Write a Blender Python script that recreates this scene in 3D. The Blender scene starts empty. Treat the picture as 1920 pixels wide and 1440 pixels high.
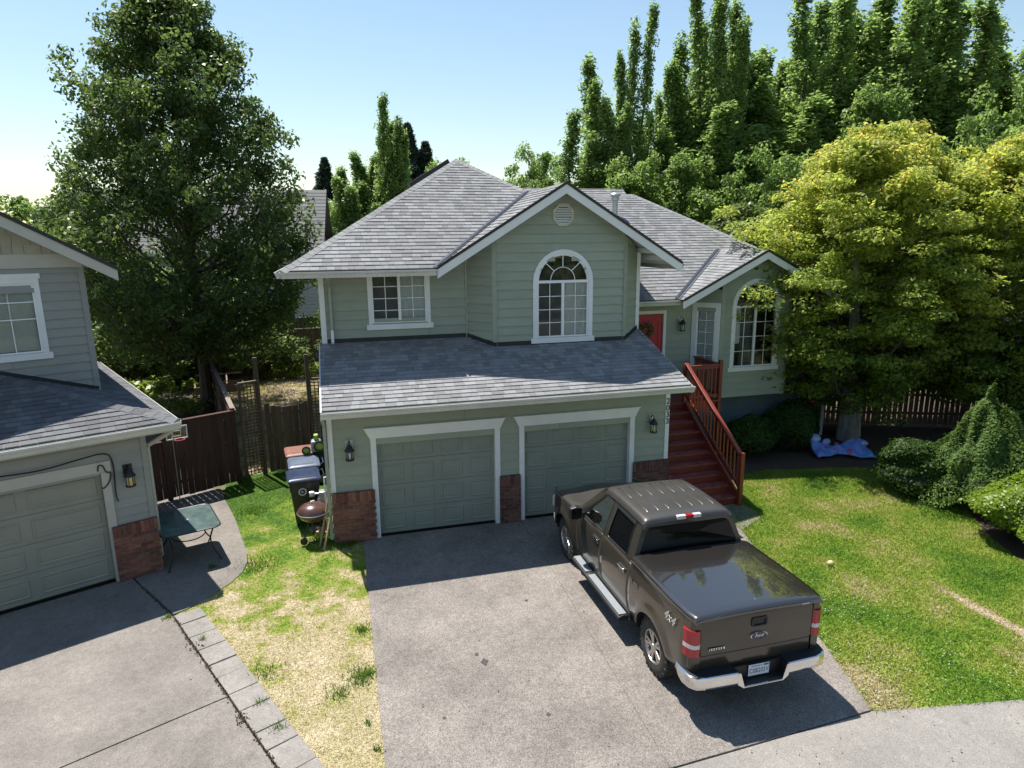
import bpy, math, random
import numpy as np
from mathutils import Vector, Matrix
random.seed(7); rng = np.random.default_rng(11)
C = bpy.context.scene.collection
SC = bpy.context.scene
R = math.radians
V = Vector
# ------------------------------------------------------------------ camera
cam_d = bpy.data.cameras.new('camera'); cam = bpy.data.objects.new('camera', cam_d); C.objects.link(cam)
SC.camera = cam
def set_cam(f, yaw, pitch, roll, loc):
    cy, sy, cp, sp = math.cos(yaw), math.sin(yaw), math.cos(pitch), math.sin(pitch)
    fw = V((-sy*cp, cy*cp, -sp)); r = V((cy, sy, 0)); u = r.cross(fw)
    r2 = math.cos(roll)*r + math.sin(roll)*u; u2 = -math.sin(roll)*r + math.cos(roll)*u
    m = Matrix((r2, u2, -fw)).transposed().to_4x4(); m.translation = V(loc)
    cam.matrix_world = m
    cam_d.sensor_fit = 'HORIZONTAL'; cam_d.sensor_width = 36.0; cam_d.lens = 36.0*f/1920.0
set_cam(1229.8, R(-15.0972), R(12.298), R(-0.5669), (0.278, -12.865, 5.9485))
cam_d.clip_start = 0.1; cam_d.clip_end = 3000
# ------------------------------------------------------------------ world, sun, exposure
SUN = V((-0.204, 0.383, 1.0)).normalized()
w = bpy.data.worlds.new('World'); SC.world = w; w.use_nodes = True
nt = w.node_tree; bg = nt.nodes['Background']
sky = nt.nodes.new('ShaderNodeTexSky'); sky.sky_type = 'NISHITA'; sky.sun_disc = False
sky.sun_elevation = math.asin(SUN.z); sky.sun_rotation = math.atan2(SUN.x, SUN.y)
sky.altitude = 50; sky.air_density = 1.5; sky.dust_density = 0.0; sky.ozone_density = 1.8
nt.links.new(sky.outputs[0], bg.inputs[0]); bg.inputs[1].default_value = 0.085
sl = bpy.data.lights.new('sun', 'SUN'); sl.energy = 5.0; sl.angle = R(0.53); sl.color = (1.0, 0.95, 0.87)
so = bpy.data.objects.new('sun', sl); C.objects.link(so); so.rotation_euler = SUN.to_track_quat('Z', 'Y').to_euler(); so.location = (0, 0, 40)
SC.view_settings.view_transform = 'Standard'; SC.view_settings.look = 'None'; SC.view_settings.gamma = 1.0
SC.view_settings.exposure = 0.8
SC.view_settings.use_curve_mapping = False
SC.cycles.use_denoising = True
SC.cycles.max_bounces = 7; SC.cycles.transparent_max_bounces = 12; SC.cycles.diffuse_bounces = 4
SC.cycles.sample_clamp_indirect = 6.0
# ------------------------------------------------------------------ mesh helpers
class MB:
    def __init__(s, M=None): s.v = []; s.f = []; s.sm = []; s.M = M
    def add(s, vs, fs, smooth=False):
        o = len(s.v)
        for p in vs:
            p = V(p); s.v.append(tuple(s.M @ p) if s.M else tuple(p))
        for f in fs: s.f.append([i+o for i in f]); s.sm.append(smooth)
        return s
    def box(s, x0, y0, z0, x1, y1, z1):
        if x0 > x1: x0, x1 = x1, x0
        if y0 > y1: y0, y1 = y1, y0
        if z0 > z1: z0, z1 = z1, z0
        return s.add([(x0,y0,z0),(x1,y0,z0),(x1,y1,z0),(x0,y1,z0),(x0,y0,z1),(x1,y0,z1),(x1,y1,z1),(x0,y1,z1)],
              [(0,3,2,1),(4,5,6,7),(0,1,5,4),(1,2,6,5),(2,3,7,6),(3,0,4,7)])
    def obox(s, c, a, b, d):
        c, a, b, d = V(c), V(a), V(b), V(d); vs = []
        for z in (-1, 1):
            for x, y in ((-1,-1),(1,-1),(1,1),(-1,1)): vs.append(c+a*x+b*y+d*z)
        return s.add(vs, [(0,3,2,1),(4,5,6,7),(0,1,5,4),(1,2,6,5),(2,3,7,6),(3,0,4,7)])
    def bar(s, p, q, wd, ht, up=(0,0,1)):
        p, q = V(p), V(q); d = (q-p); L = d.length; d.normalize(); up = V(up)
        sd = d.cross(up)
        if sd.length < 1e-4: sd = d.cross(V((1,0,0)))
        sd.normalize(); u2 = sd.cross(d)
        return s.obox((p+q)/2, d*L/2, sd*wd/2, u2*ht/2)
    def prism(s, poly, vec):
        poly = [V(p) for p in poly]; vec = V(vec); n = len(poly)
        fs = [tuple(range(n-1, -1, -1)), tuple(range(n, 2*n))]
        for i in range(n): j = (i+1) % n; fs.append((i, j, n+j, n+i))
        return s.add(poly+[p+vec for p in poly], fs)
    def tube(s, pts, r, n=8, cap=True, smooth=True):
        pts = [V(p) for p in pts]; k = len(pts); rs = r if isinstance(r, (list, tuple)) else [r]*k
        vs = []; prev = None
        for i in range(k):
            d = (pts[min(i+1,k-1)]-pts[max(i-1,0)])
            if d.length < 1e-9: d = V((0,0,1))
            d.normalize()
            if prev is None:
                a = d.cross(V((0,0,1)))
                if a.length < 1e-3: a = d.cross(V((1,0,0)))
            else: a = prev-d*prev.dot(d)
            a.normalize(); prev = a; b = d.cross(a)
            for j in range(n):
                t = 2*math.pi*j/n; vs.append(pts[i]+(a*math.cos(t)+b*math.sin(t))*rs[i])
        fs = []
        for i in range(k-1):
            for j in range(n):
                j2 = (j+1) % n; fs.append((i*n+j, i*n+j2, (i+1)*n+j2, (i+1)*n+j))
        s.add(vs, fs, smooth)
        if cap:
            o = len(s.v)-k*n
            s.f.append([o+j for j in range(n-1,-1,-1)]); s.sm.append(False)
            s.f.append([o+(k-1)*n+j for j in range(n)]); s.sm.append(False)
        return s
    def lathe(s, prof, n=24, c=(0,0,0), ax=(0,0,1), smooth=True, a0=0.0):
        c = V(c); ax = V(ax).normalized(); a = ax.orthogonal().normalized(); b = ax.cross(a); k = len(prof)
        vs = []
        for r, z in prof:
            for j in range(n):
                t = a0+2*math.pi*j/n; vs.append(c+ax*z+(a*math.cos(t)+b*math.sin(t))*max(r,1e-5))
        fs = []
        for i in range(k-1):
            for j in range(n):
                j2 = (j+1) % n; fs.append((i*n+j, i*n+j2, (i+1)*n+j2, (i+1)*n+j))
        return s.add(vs, fs, smooth)
    def loft(s, rings, closed=True, cap=True, smooth=True):
        n = len(rings[0]); k = len(rings); vs = [p for r in rings for p in r]; fs = []
        for i in range(k-1):
            for j in range(n if closed else n-1):
                j2 = (j+1) % n; fs.append((i*n+j, i*n+j2, (i+1)*n+j2, (i+1)*n+j))
        s.add(vs, fs, smooth)
        if cap and closed:
            o = len(s.v)-k*n
            s.f.append([o+j for j in range(n-1,-1,-1)]); s.sm.append(False)
            s.f.append([o+(k-1)*n+j for j in range(n)]); s.sm.append(False)
        return s
    def mesh(s, name, mat=None, sharp=35):
        me = bpy.data.meshes.new(name); me.from_pydata(s.v, [], s.f)
        if any(s.sm):
            me.polygons.foreach_set('use_smooth', s.sm)
            me.update()
            me.set_sharp_from_angle(angle=R(sharp))
        if mat: me.materials.append(mat)
        me.update(); return me
    def build(s, name, mat, parent=None, loc=None, rot=None, bevel=0, seg=2, sharp=35, kind=None, fixn=False):
        me = s.mesh(name, mat, sharp); 
        if fixn:
            import bmesh
            bm = bmesh.new(); bm.from_mesh(me); bmesh.ops.recalc_face_normals(bm, faces=bm.faces); bm.to_mesh(me); bm.free()
        o = link(name, me, parent, loc, rot)
        if bevel:
            m = o.modifiers.new('bevel', 'BEVEL'); m.width = bevel; m.segments = seg; m.limit_method = 'ANGLE'; m.angle_limit = R(40)
        if kind: o['kind'] = kind
        return o
def link(name, me, parent=None, loc=None, rot=None):
    o = bpy.data.objects.new(name, me); C.objects.link(o)
    if parent: o.parent = parent
    if loc is not None: o.location = loc
    if rot is not None: o.rotation_euler = rot
    return o
def thing(name, label, cat, loc=(0,0,0), rz=0, group=None):
    o = bpy.data.objects.new(name, None); C.objects.link(o); o.location = loc; o.rotation_euler = (0,0,rz); o.empty_display_size = .2
    tag(o, label, cat, group); return o
def tag(o, label=None, cat=None, group=None, kind=None):
    if label: o['label'] = label
    if cat: o['category'] = cat
    if group: o['group'] = group
    if kind: o['kind'] = kind
    return o
def copy_tree(o, parent=None):
    c = o.copy(); C.objects.link(c); c.parent = parent
    for ch in list(o.children): copy_tree(ch, c)
    return c
def fr(O, ang=0.0):
    m = Matrix.Rotation(ang, 4, 'Z'); m.translation = V(O); return m
def arr_mesh(name, co, faces_n, mat, parent=None, loc=None, kind=None, smooth=False, colors=None):
    """co (N*k,3) vertices, every k consecutive ones one face"""
    n = len(co); k = faces_n; nf = n//k
    me = bpy.data.meshes.new(name); me.vertices.add(n); me.vertices.foreach_set('co', np.asarray(co, np.float32).ravel())
    me.loops.add(n); me.loops.foreach_set('vertex_index', np.arange(n, dtype=np.int32))
    me.polygons.add(nf); me.polygons.foreach_set('loop_start', np.arange(0, n, k, dtype=np.int32)); me.polygons.foreach_set('loop_total', np.full(nf, k, np.int32))
    if smooth: me.polygons.foreach_set('use_smooth', np.ones(nf, bool))
    if mat: me.materials.append(mat)
    me.update(calc_edges=True); me.validate()
    o = link(name, me, parent, loc)
    if kind: o['kind'] = kind
    return o
# ------------------------------------------------------------------ materials
MATS = {}
def srgb(h):
    h = h.lstrip('#'); c = [int(h[i:i+2], 16)/255 for i in (0, 2, 4)]
    return tuple(x/12.92 if x <= .04045 else ((x+.055)/1.055)**2.4 for x in c)
def nodes(name):
    m = bpy.data.materials.new(name); m.use_nodes = True; n = m.node_tree; b = n.nodes['Principled BSDF']; MATS[name] = m
    return m, n, b, n.nodes.new, n.links.new
def mat(name, col, rough=.6, var=.12, sc=6.0, bump=0.0, bsc=None, rnd=0.0, metal=0.0, spec=.5, coat=0.0, big=0.0, bigsc=.6, col2=None, stretch=None, hue=0.0, coatr=.05):
    m, n, b, N, L = nodes(name)
    geo = N('ShaderNodeNewGeometry'); pos = geo.outputs['Position']
    if stretch:
        mp = N('ShaderNodeMapping'); L(pos, mp.inputs[0]); mp.inputs['Scale'].default_value = stretch; pos = mp.outputs[0]
    no = N('ShaderNodeTexNoise'); no.inputs['Scale'].default_value = sc; no.inputs['Detail'].default_value = 5; no.inputs['Roughness'].default_value = .6
    L(pos, no.inputs['Vector'])
    rp = N('ShaderNodeValToRGB'); L(no.outputs[0], rp.inputs[0])
    c2 = col2 if col2 else tuple(min(1, x*(1+var)) for x in col); c1 = col if col2 else tuple(x*(1-var) for x in col)
    rp.color_ramp.elements[0].position = .33; rp.color_ramp.elements[1].position = .68
    rp.color_ramp.elements[0].color = (*c1, 1); rp.color_ramp.elements[1].color = (*c2, 1)
    out = rp.outputs[0]
    def mul(outc, val):
        mx = N('ShaderNodeMix'); mx.data_type = 'RGBA'; mx.blend_type = 'MULTIPLY'; mx.inputs[0].default_value = 1
        L(outc, mx.inputs[6]); L(val, mx.inputs[7]); return mx.outputs[2]
    if rnd:
        oi = N('ShaderNodeObjectInfo'); ad = N('ShaderNodeMath'); L(oi.outputs['Random'], ad.inputs[0]); L(geo.outputs['Random Per Island'], ad.inputs[1])
        frn = N('ShaderNodeMath'); frn.operation = 'FRACT'; L(ad.outputs[0], frn.inputs[0])
        mr = N('ShaderNodeMapRange'); L(frn.outputs[0], mr.inputs[0]); mr.inputs[3].default_value = 1-rnd; mr.inputs[4].default_value = 1+rnd
        out = mul(out, mr.outputs[0])
        if hue:
            hs = N('ShaderNodeHueSaturation'); f2 = N('ShaderNodeMath'); f2.operation = 'MULTIPLY'; L(frn.outputs[0], f2.inputs[0]); f2.inputs[1].default_value = 7.31
            f3 = N('ShaderNodeMath'); f3.operation = 'FRACT'; L(f2.outputs[0], f3.inputs[0])
            m2 = N('ShaderNodeMapRange'); L(f3.outputs[0], m2.inputs[0]); m2.inputs[3].default_value = .5-hue; m2.inputs[4].default_value = .5+hue
            L(m2.outputs[0], hs.inputs['Hue']); L(out, hs.inputs['Color']); out = hs.outputs[0]
    if big:
        n2 = N('ShaderNodeTexNoise'); n2.inputs['Scale'].default_value = bigsc; n2.inputs['Detail'].default_value = 4; L(geo.outputs['Position'], n2.inputs['Vector'])
        mr = N('ShaderNodeMapRange'); L(n2.outputs[0], mr.inputs[0]); mr.inputs[1].default_value = .3; mr.inputs[2].default_value = .7; mr.inputs[3].default_value = 1-big; mr.inputs[4].default_value = 1+big
        out = mul(out, mr.outputs[0])
    L(out, b.inputs['Base Color'])
    b.inputs['Roughness'].default_value = rough; b.inputs['Metallic'].default_value = metal; b.inputs['Specular IOR Level'].default_value = spec
    b.inputs['Coat Weight'].default_value = coat; b.inputs['Coat Roughness'].default_value = coatr
    if bump:
        bn = N('ShaderNodeTexNoise'); bn.inputs['Scale'].default_value = bsc or sc*4; bn.inputs['Detail'].default_value = 4; L(pos, bn.inputs['Vector'])
        bp = N('ShaderNodeBump'); bp.inputs['Strength'].default_value = min(1, bump); bp.inputs['Distance'].default_value = .01; L(bn.outputs[0], bp.inputs['Height']); L(bp.outputs[0], b.inputs['Normal'])
    return m
def leafmat(name, c1, c2, trans=.35, gloss=.3, rough=.45, top=None, zk=None):
    """leaf colour differs leaf by leaf (per mesh island) and by broad clump"""
    m, n, b, N, L = nodes(name)
    geo = N('ShaderNodeNewGeometry')
    no = N('ShaderNodeTexNoise'); no.inputs['Scale'].default_value = .9; no.inputs['Detail'].default_value = 3; L(geo.outputs['Position'], no.inputs['Vector'])
    ad = N('ShaderNodeMath'); ad.operation = 'MULTIPLY_ADD'; L(geo.outputs['Random Per Island'], ad.inputs[0]); ad.inputs[1].default_value = .6; 
    sb = N('ShaderNodeMath'); sb.operation = 'MULTIPLY_ADD'; L(no.outputs[0], sb.inputs[0]); sb.inputs[1].default_value = 1.1; sb.inputs[2].default_value = -.35; L(sb.outputs[0], ad.inputs[2])
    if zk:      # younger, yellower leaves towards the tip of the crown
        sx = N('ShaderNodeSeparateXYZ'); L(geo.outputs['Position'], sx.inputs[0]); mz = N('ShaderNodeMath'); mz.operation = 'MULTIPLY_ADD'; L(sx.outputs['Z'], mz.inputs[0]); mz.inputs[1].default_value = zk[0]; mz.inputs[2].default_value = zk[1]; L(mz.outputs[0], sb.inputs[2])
    rp = N('ShaderNodeValToRGB'); L(ad.outputs[0], rp.inputs[0]); cr = rp.color_ramp
    cr.elements[0].position = .05; cr.elements[0].color = (*c1, 1); cr.elements[1].position = .95; cr.elements[1].color = (*c2, 1)
    if top:
        e = cr.elements.new(.93); e.color = (*c2, 1); cr.elements[-1].position = 1.0; cr.elements[-1].color = (*top, 1)
    b.inputs['Roughness'].default_value = rough; b.inputs['Specular IOR Level'].default_value = gloss
    L(rp.outputs[0], b.inputs['Base Color'])
    tr = N('ShaderNodeBsdfTranslucent'); hs = N('ShaderNodeHueSaturation'); hs.inputs['Hue'].default_value = .502; hs.inputs['Value'].default_value = 1.8; L(rp.outputs[0], hs.inputs['Color']); L(hs.outputs[0], tr.inputs[0])
    mx = N('ShaderNodeMixShader'); mx.inputs[0].default_value = min(.6, trans+.14); L(b.outputs[0], mx.inputs[1]); L(tr.outputs[0], mx.inputs[2]); L(mx.outputs[0], n.nodes['Material Output'].inputs[0])
    return m
def glassmat(name, tint=(.9,.95,.95), dens=.0, rough=.0):
    """thin window glass: clear (or tinted) body with a mirror coat by Fresnel"""
    m, n, b, N, L = nodes(name)
    tr = N('ShaderNodeBsdfTransparent'); tr.inputs[0].default_value = (*[t*(1-dens) for t in tint], 1)
    gl = N('ShaderNodeBsdfGlossy'); gl.inputs['Roughness'].default_value = rough
    fz = N('ShaderNodeFresnel'); fz.inputs[0].default_value = 1.75
    mx = N('ShaderNodeMixShader'); L(fz.outputs[0], mx.inputs[0]); L(tr.outputs[0], mx.inputs[1]); L(gl.outputs[0], mx.inputs[2]); L(mx.outputs[0], n.nodes['Material Output'].inputs[0])
    return m
SAGE = mat('sage_siding', (.278,.315,.252), .6, .05, 3, .15, 40, rnd=.04, big=.10, stretch=(1,1,6))
SAGE2 = mat('sage_trim', (.288,.325,.26), .55, .05, 3)
SAGED = mat('sage_garage_door', (.222,.25,.212), .5, .05, 2.5, big=.06)
TAUPE = mat('taupe_siding', (.27,.278,.262), .6, .05, 3, .15, 40, rnd=.04, big=.10, stretch=(1,1,6))
TAUPED = mat('taupe_garage_door', (.26,.26,.215), .5, .05, 2.5, big=.06)
BEIGET = mat('beige_trim', (.44,.43,.385), .55, .05, 3)
WHITE = mat('white_trim', (.70,.72,.72), .5, .05, 3, big=.05)
VINYL = mat('white_vinyl', (.78,.80,.81), .35, .03, 3)
GUTTER = mat('gutter_paint', (.52,.52,.48), .45, .12, 9, stretch=(6,6,.6), big=.1, bigsc=2)
BLUEGREY = mat('blue_grey_foundation', (.11,.15,.165), .7, .08, 4)
CREAM = mat('weathered_cream', (.5,.46,.36), .7, .1, 5)
DARKIN = mat('dark_interior', (.035,.035,.035), .9)
ROOMIN = mat('room_interior', (.16,.15,.14), .9)
CURTAIN = mat('pale_curtain', (.78,.78,.78), .9, .1, 8, stretch=(14,14,.5))
BLIND = mat('pale_blind', (.75,.75,.72), .7, .05, 5)
SCREEN = mat('insect_screen', (.17,.165,.17), .8, .05, 8)
GLASS = glassmat('window_glass')
SHING = mat('grey_shingle', (.208,.209,.213), .9, .2, 70, .6, 160, rnd=.24, big=.10, bigsc=.8)
SHINGD = mat('slate_shingle', (.105,.108,.116), .85, .16, 60, .5, 160, rnd=.26, big=.08, bigsc=.5)
SHINGCAP = mat('grey_shingle_cap', (.22,.222,.222), .85, .15, 50, .5, 160, rnd=.15)
DRIP = mat('black_drip_edge', (.012,.012,.014), .45)
VALLEY = mat('slate_valley_metal', (.07,.078,.10), .45, .1, 4, metal=.2)
BRICK = mat('red_brick', (.19,.075,.05), .85, .3, 22, .5, 60, rnd=.38, hue=.012)
BRICKD = mat('dark_brick', (.125,.055,.043), .85, .3, 22, .5, 60, rnd=.4, hue=.012)
MORTAR = mat('mortar', (.22,.19,.165), .95, .12, 30, .3)
REDDOOR = mat('red_door', (.40,.018,.028), .4, .05, 3)
STAIN = mat('red_stain_wood', (.20,.034,.020), .42, .2, 9, .25, 40, rnd=.12, stretch=(3,3,3), coat=.1, coatr=.3)
TREADM = mat('worn_red_tread', (.145,.03,.024), .5, .3, 6, .3, 30, rnd=.1, col2=(.27,.075,.06))
BLACKM = mat('black_metal', (.012,.012,.012), .4)
STEEL = mat('galvanised', (.45,.47,.48), .4, .1, 8, metal=.8)
WOODR = mat('reddish_fence_wood', (.066,.030,.025), .85, .25, 3, .4, 30, rnd=.22, stretch=(8,8,.6))
WOODB = mat('brown_fence_wood', (.115,.075,.05), .88, .3, 3, .4, 30, rnd=.2, stretch=(8,8,.6))
WOODG = mat('grey_fence_wood', (.2,.165,.13), .88, .25, 3, .4, 30, rnd=.15, stretch=(8,8,.6))
WOODT = mat('tan_wood', (.36,.25,.14), .75, .2, 5, .2, rnd=.1)
BARK = mat('bark', (.075,.06,.048), .95, .35, 9, .8, 25, stretch=(1,1,.3))
BARKL = mat('lichen_bark', (.16,.15,.135), .95, .4, 7, .8, 25, col2=(.34,.34,.32), stretch=(1,1,.4))
AMBER = mat('amber_lantern_glass', (.55,.40,.16), .25, .2, 20)
# ================================================================== GROUND
def concrete(name, c1, c2, seam=.0, speck=1.0, spec_sc=55, stain=.14):
    m, n, b, N, L = nodes(name); geo = N('ShaderNodeNewGeometry'); pos = geo.outputs['Position']
    vo = N('ShaderNodeTexVoronoi'); vo.inputs['Scale'].default_value = spec_sc; L(pos, vo.inputs['Vector'])
    rp = N('ShaderNodeValToRGB'); L(vo.outputs['Color'], rp.inputs[0]); cr = rp.color_ramp
    cr.elements[0].position = .25; cr.elements[0].color = (*c1, 1); cr.elements[1].position = .75; cr.elements[1].color = (*c2, 1)
    n1 = N('ShaderNodeTexNoise'); n1.inputs['Scale'].default_value = 130; n1.inputs['Detail'].default_value = 3; L(pos, n1.inputs['Vector'])
    n2 = N('ShaderNodeTexNoise'); n2.inputs['Scale'].default_value = .75; n2.inputs['Detail'].default_value = 7; n2.inputs['Roughness'].default_value = .68; L(pos, n2.inputs['Vector'])
    n3 = N('ShaderNodeTexNoise'); n3.inputs['Scale'].default_value = 9; n3.inputs['Detail'].default_value = 6; n3.inputs['Roughness'].default_value = .75; L(pos, n3.inputs['Vector'])
    def rngm(o, a, bb, lo=.3, hi=.7):
        mr = N('ShaderNodeMapRange'); L(o, mr.inputs[0]); mr.inputs[1].default_value = lo; mr.inputs[2].default_value = hi; mr.inputs[3].default_value = a; mr.inputs[4].default_value = bb; return mr.outputs[0]
    def mm(a, bb):
        x = N('ShaderNodeMath'); x.operation = 'MULTIPLY'; L(a, x.inputs[0]); L(bb, x.inputs[1]); return x.outputs[0]
    n4 = N('ShaderNodeTexNoise'); n4.inputs['Scale'].default_value = 2.6; n4.inputs['Detail'].default_value = 8; n4.inputs['Roughness'].default_value = .6; L(pos, n4.inputs['Vector'])
    n5 = N('ShaderNodeTexNoise'); n5.inputs['Scale'].default_value = 26; n5.inputs['Detail'].default_value = 2; L(pos, n5.inputs['Vector'])
    k = mm(mm(mm(rngm(n4.outputs[0], 1.0, .72, .60, .74), rngm(n5.outputs[0], 1.0, 1.35, .66, .74)), rngm(n1.outputs[0], .8, 1.2)), mm(rngm(n2.outputs[0], 1-stain*1.6, 1+stain), rngm(n3.outputs[0], 1-stain*.9, 1+stain*.6)))
    mx = N('ShaderNodeMix'); mx.data_type = 'RGBA'; mx.blend_type = 'MULTIPLY'; mx.inputs[0].default_value = 1; L(rp.outputs[0], mx.inputs[6]); L(k, mx.inputs[7])
    L(mx.outputs[2], b.inputs['Base Color']); b.inputs['Roughness'].default_value = .9; b.inputs['Specular IOR Level'].default_value = .3
    bp = N('ShaderNodeBump'); bp.inputs['Strength'].default_value = .35; bp.inputs['Distance'].default_value = .006; L(vo.outputs['Distance'], bp.inputs['Height']); L(bp.outputs[0], b.inputs['Normal'])
    return m
AGG = concrete('exposed_aggregate', (.145,.127,.112), (.272,.245,.222), stain=.22, spec_sc=88)
CONC = concrete('broom_concrete', (.165,.148,.132), (.24,.218,.197), spec_sc=110, stain=.2)
WALK = concrete('sidewalk_concrete', (.20,.185,.168), (.275,.257,.237), spec_sc=110, stain=.13)
PAVE = concrete('paver_concrete', (.215,.197,.18), (.285,.265,.242), spec_sc=110, stain=.18)
MULCH = mat('bark_mulch', (.035,.024,.018), .95, .5, 30, 1, 60, col2=(.085,.06,.042))
SOIL = mat('soil_litter', (.06,.045,.03), .95, .4, 14, 1, 40, col2=(.11,.085,.055))
def grassmat(name, mode):
    """lawn colour by place: green, yellow green and straw patches (a lawn half dried out in summer)"""
    m, n, b, N, L = nodes(name); geo = N('ShaderNodeNewGeometry'); pos = geo.outputs['Position']
    mp = N('ShaderNodeMapping'); L(pos, mp.inputs[0]); mp.inputs['Scale'].default_value = (1, 1, 0)
    def noise(s, d, r=.6):
        x = N('ShaderNodeTexNoise'); x.inputs['Scale'].default_value = s; x.inputs['Detail'].default_value = d; x.inputs['Roughness'].default_value = r; L(mp.outputs[0], x.inputs['Vector']); return x.outputs[0]
    a = noise({'dry':1.5,'lush':.55,'back':.8}[mode], 8 if mode == 'dry' else 6, .68 if mode == 'dry' else .62); f = noise(13, 4, .7)
    def ma(o, k, c):
        x = N('ShaderNodeMath'); x.operation = 'MULTIPLY_ADD'; L(o, x.inputs[0]); x.inputs[1].default_value = k
        if isinstance(c, (int, float)): x.inputs[2].default_value = c
        else: L(c, x.inputs[2])
        return x.outputs[0]
    t = ma(f, .55, ma(a, 1.9, -.80))
    if mode == 'dry':      # greener towards the house wall and patio, straw towards the street
        sx = N('ShaderNodeSeparateXYZ'); L(pos, sx.inputs[0]); t = ma(sx.outputs['Y'], -.11, t); t = ma(sx.outputs['X'], .04, t)
        x = N('ShaderNodeMath'); x.operation = 'ADD'; L(t, x.inputs[0]); x.inputs[1].default_value = -.02; t = x.outputs[0]
        x = N('ShaderNodeMath'); x.operation = 'MINIMUM'; L(t, x.inputs[0]); x.inputs[1].default_value = .72; t = ma(f, .30, x.outputs[0]); t = ma(a, .75, t); t = ma(t, 1.0, -.44)
    if mode == 'back': t = ma(t, 1.0, .42)
    if mode == 'lush':
        t = ma(t, 1.0, .03)
        def line(x0, y0, x1, y1, w_, k):     # a trodden strip worn into the turf
            dx, dy = x1-x0, y1-y0; l_ = math.hypot(dx, dy); dp = N('ShaderNodeVectorMath'); dp.operation = 'DOT_PRODUCT'; L(pos, dp.inputs[0]); dp.inputs[1].default_value = (-dy/l_, dx/l_, 0)
            c_ = -dy/l_*x0+dx/l_*y0; wob = ma(f, .12, ma(dp.outputs['Value'], 1.0, -c_-.06)); ab = N('ShaderNodeMath'); ab.operation = 'ABSOLUTE'; L(wob, ab.inputs[0])
            mr = N('ShaderNodeMapRange'); L(ab.outputs[0], mr.inputs[0]); mr.inputs[1].default_value = 0; mr.inputs[2].default_value = w_; mr.inputs[3].default_value = k; mr.inputs[4].default_value = 0
            da = N('ShaderNodeVectorMath'); da.operation = 'DOT_PRODUCT'; L(pos, da.inputs[0]); da.inputs[1].default_value = (dx/l_, dy/l_, 0); c2 = dx/l_*x0+dy/l_*y0
            m2 = N('ShaderNodeMapRange'); L(ma(da.outputs['Value'], 1.0, -c2), m2.inputs[0]); m2.inputs[1].default_value = 0; m2.inputs[2].default_value = .8; m2.inputs[3].default_value = 0; m2.inputs[4].default_value = 1
            x = N('ShaderNodeMath'); x.operation = 'MULTIPLY'; L(mr.outputs[0], x.inputs[0]); L(m2.outputs[0], x.inputs[1]); return x.outputs[0]
        x = N('ShaderNodeMath'); x.operation = 'ADD'; L(t, x.inputs[0]); L(line(10.1,-4.6,10.2,-6.6,.16,.65), x.inputs[1]); t = x.outputs[0]
    rnd = ma(geo.outputs['Random Per Island'], .22, -.11)
    x = N('ShaderNodeMath'); x.operation = 'ADD'; L(t, x.inputs[0]); L(rnd, x.inputs[1])
    rp = N('ShaderNodeValToRGB'); L(x.outputs[0], rp.inputs[0]); cr = rp.color_ramp
    cols = [(.12,(.080,.175,.018)), (.36,(.165,.28,.026)), (.58,(.29,.335,.055)), (.76,(.43,.37,.19)), (.95,(.60,.51,.36))]
    cr.elements[0].position = cols[0][0]; cr.elements[0].color = (*cols[0][1], 1); cr.elements[1].position = cols[-1][0]; cr.elements[1].color = (*cols[-1][1], 1)
    for p_, c_ in cols[1:-1]: e = cr.elements.new(p_); e.color = (*c_, 1)
    L(rp.outputs[0], b.inputs['Base Color']); b.inputs['Roughness'].default_value = .7; b.inputs['Specular IOR Level'].default_value = .25
    tr = N('ShaderNodeBsdfTranslucent'); L(rp.outputs[0], tr.inputs[0]); mx = N('ShaderNodeMixShader'); mx.inputs[0].default_value = .25
    L(b.outputs[0], mx.inputs[1]); L(tr.outputs[0], mx.inputs[2]); L(mx.outputs[0], n.nodes['Material Output'].inputs[0])
    return m
GDRY = grassmat('dry_lawn', 'dry'); GLUSH = grassmat('front_lawn', 'lush'); GBACK = grassmat('back_lawn', 'back')
FAR = mat('far_ground', (.06,.075,.03), .95, .35, .8, col2=(.13,.13,.06))
def sheet(name, poly, z, m, kind='structure', label=None):
    b = MB(); b.add([(x, y, z) for x, y in poly], [tuple(range(len(poly)))]); o = b.build(name, m); o['kind'] = kind
    return o
def slab(name, poly, m, z1=0.0, z0=-.12, parent=None, bevel=.008):
    b = MB(); b.prism([(x, y, z0) for x, y in poly], (0, 0, z1-z0)); o = b.build(name, m, parent, bevel=bevel, fixn=True)
    if not parent: o['kind'] = 'structure'
    return o
sheet('ground', [(-900,-900),(900,-900),(900,1500),(-900,1500)], -.06, FAR)
# cul-de-sac driveway of the green house: four poured panels with open joints
drv = slab('driveway', [(.55,.02),(.50,-7.17),(3.675,-7.11),(3.86,-2.45),(3.9,.02)], AGG, 0.0)
slab('driveway_panel', [(3.903,.02),(3.863,-2.45),(3.678,-7.11),(6.64,-6.955),(8.22,-1.78),(8.22,.02)], AGG, -.002, parent=drv)
slab('front_path', [(8.235,-1.78),(8.98,-1.36),(9.08,-1.05),(9.02,-.45),(8.235,-.45)], AGG, -.004)
slab('sidewalk', [(-3.0,-7.02),(.5,-7.192),(3.68,-7.13),(6.66,-6.975),(8.7,-7.33),(16,-8.4),(16,-16),(-3.0,-16)], WALK, -.006)
ASPH = mat('asphalt', (.055,.054,.052), .9, .2, 40, .4, 90, big=.15)
sheet('street', [(-60,-16.2),(60,-16.2),(60,-30),(-60,-30)], -.05, ASPH)
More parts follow.
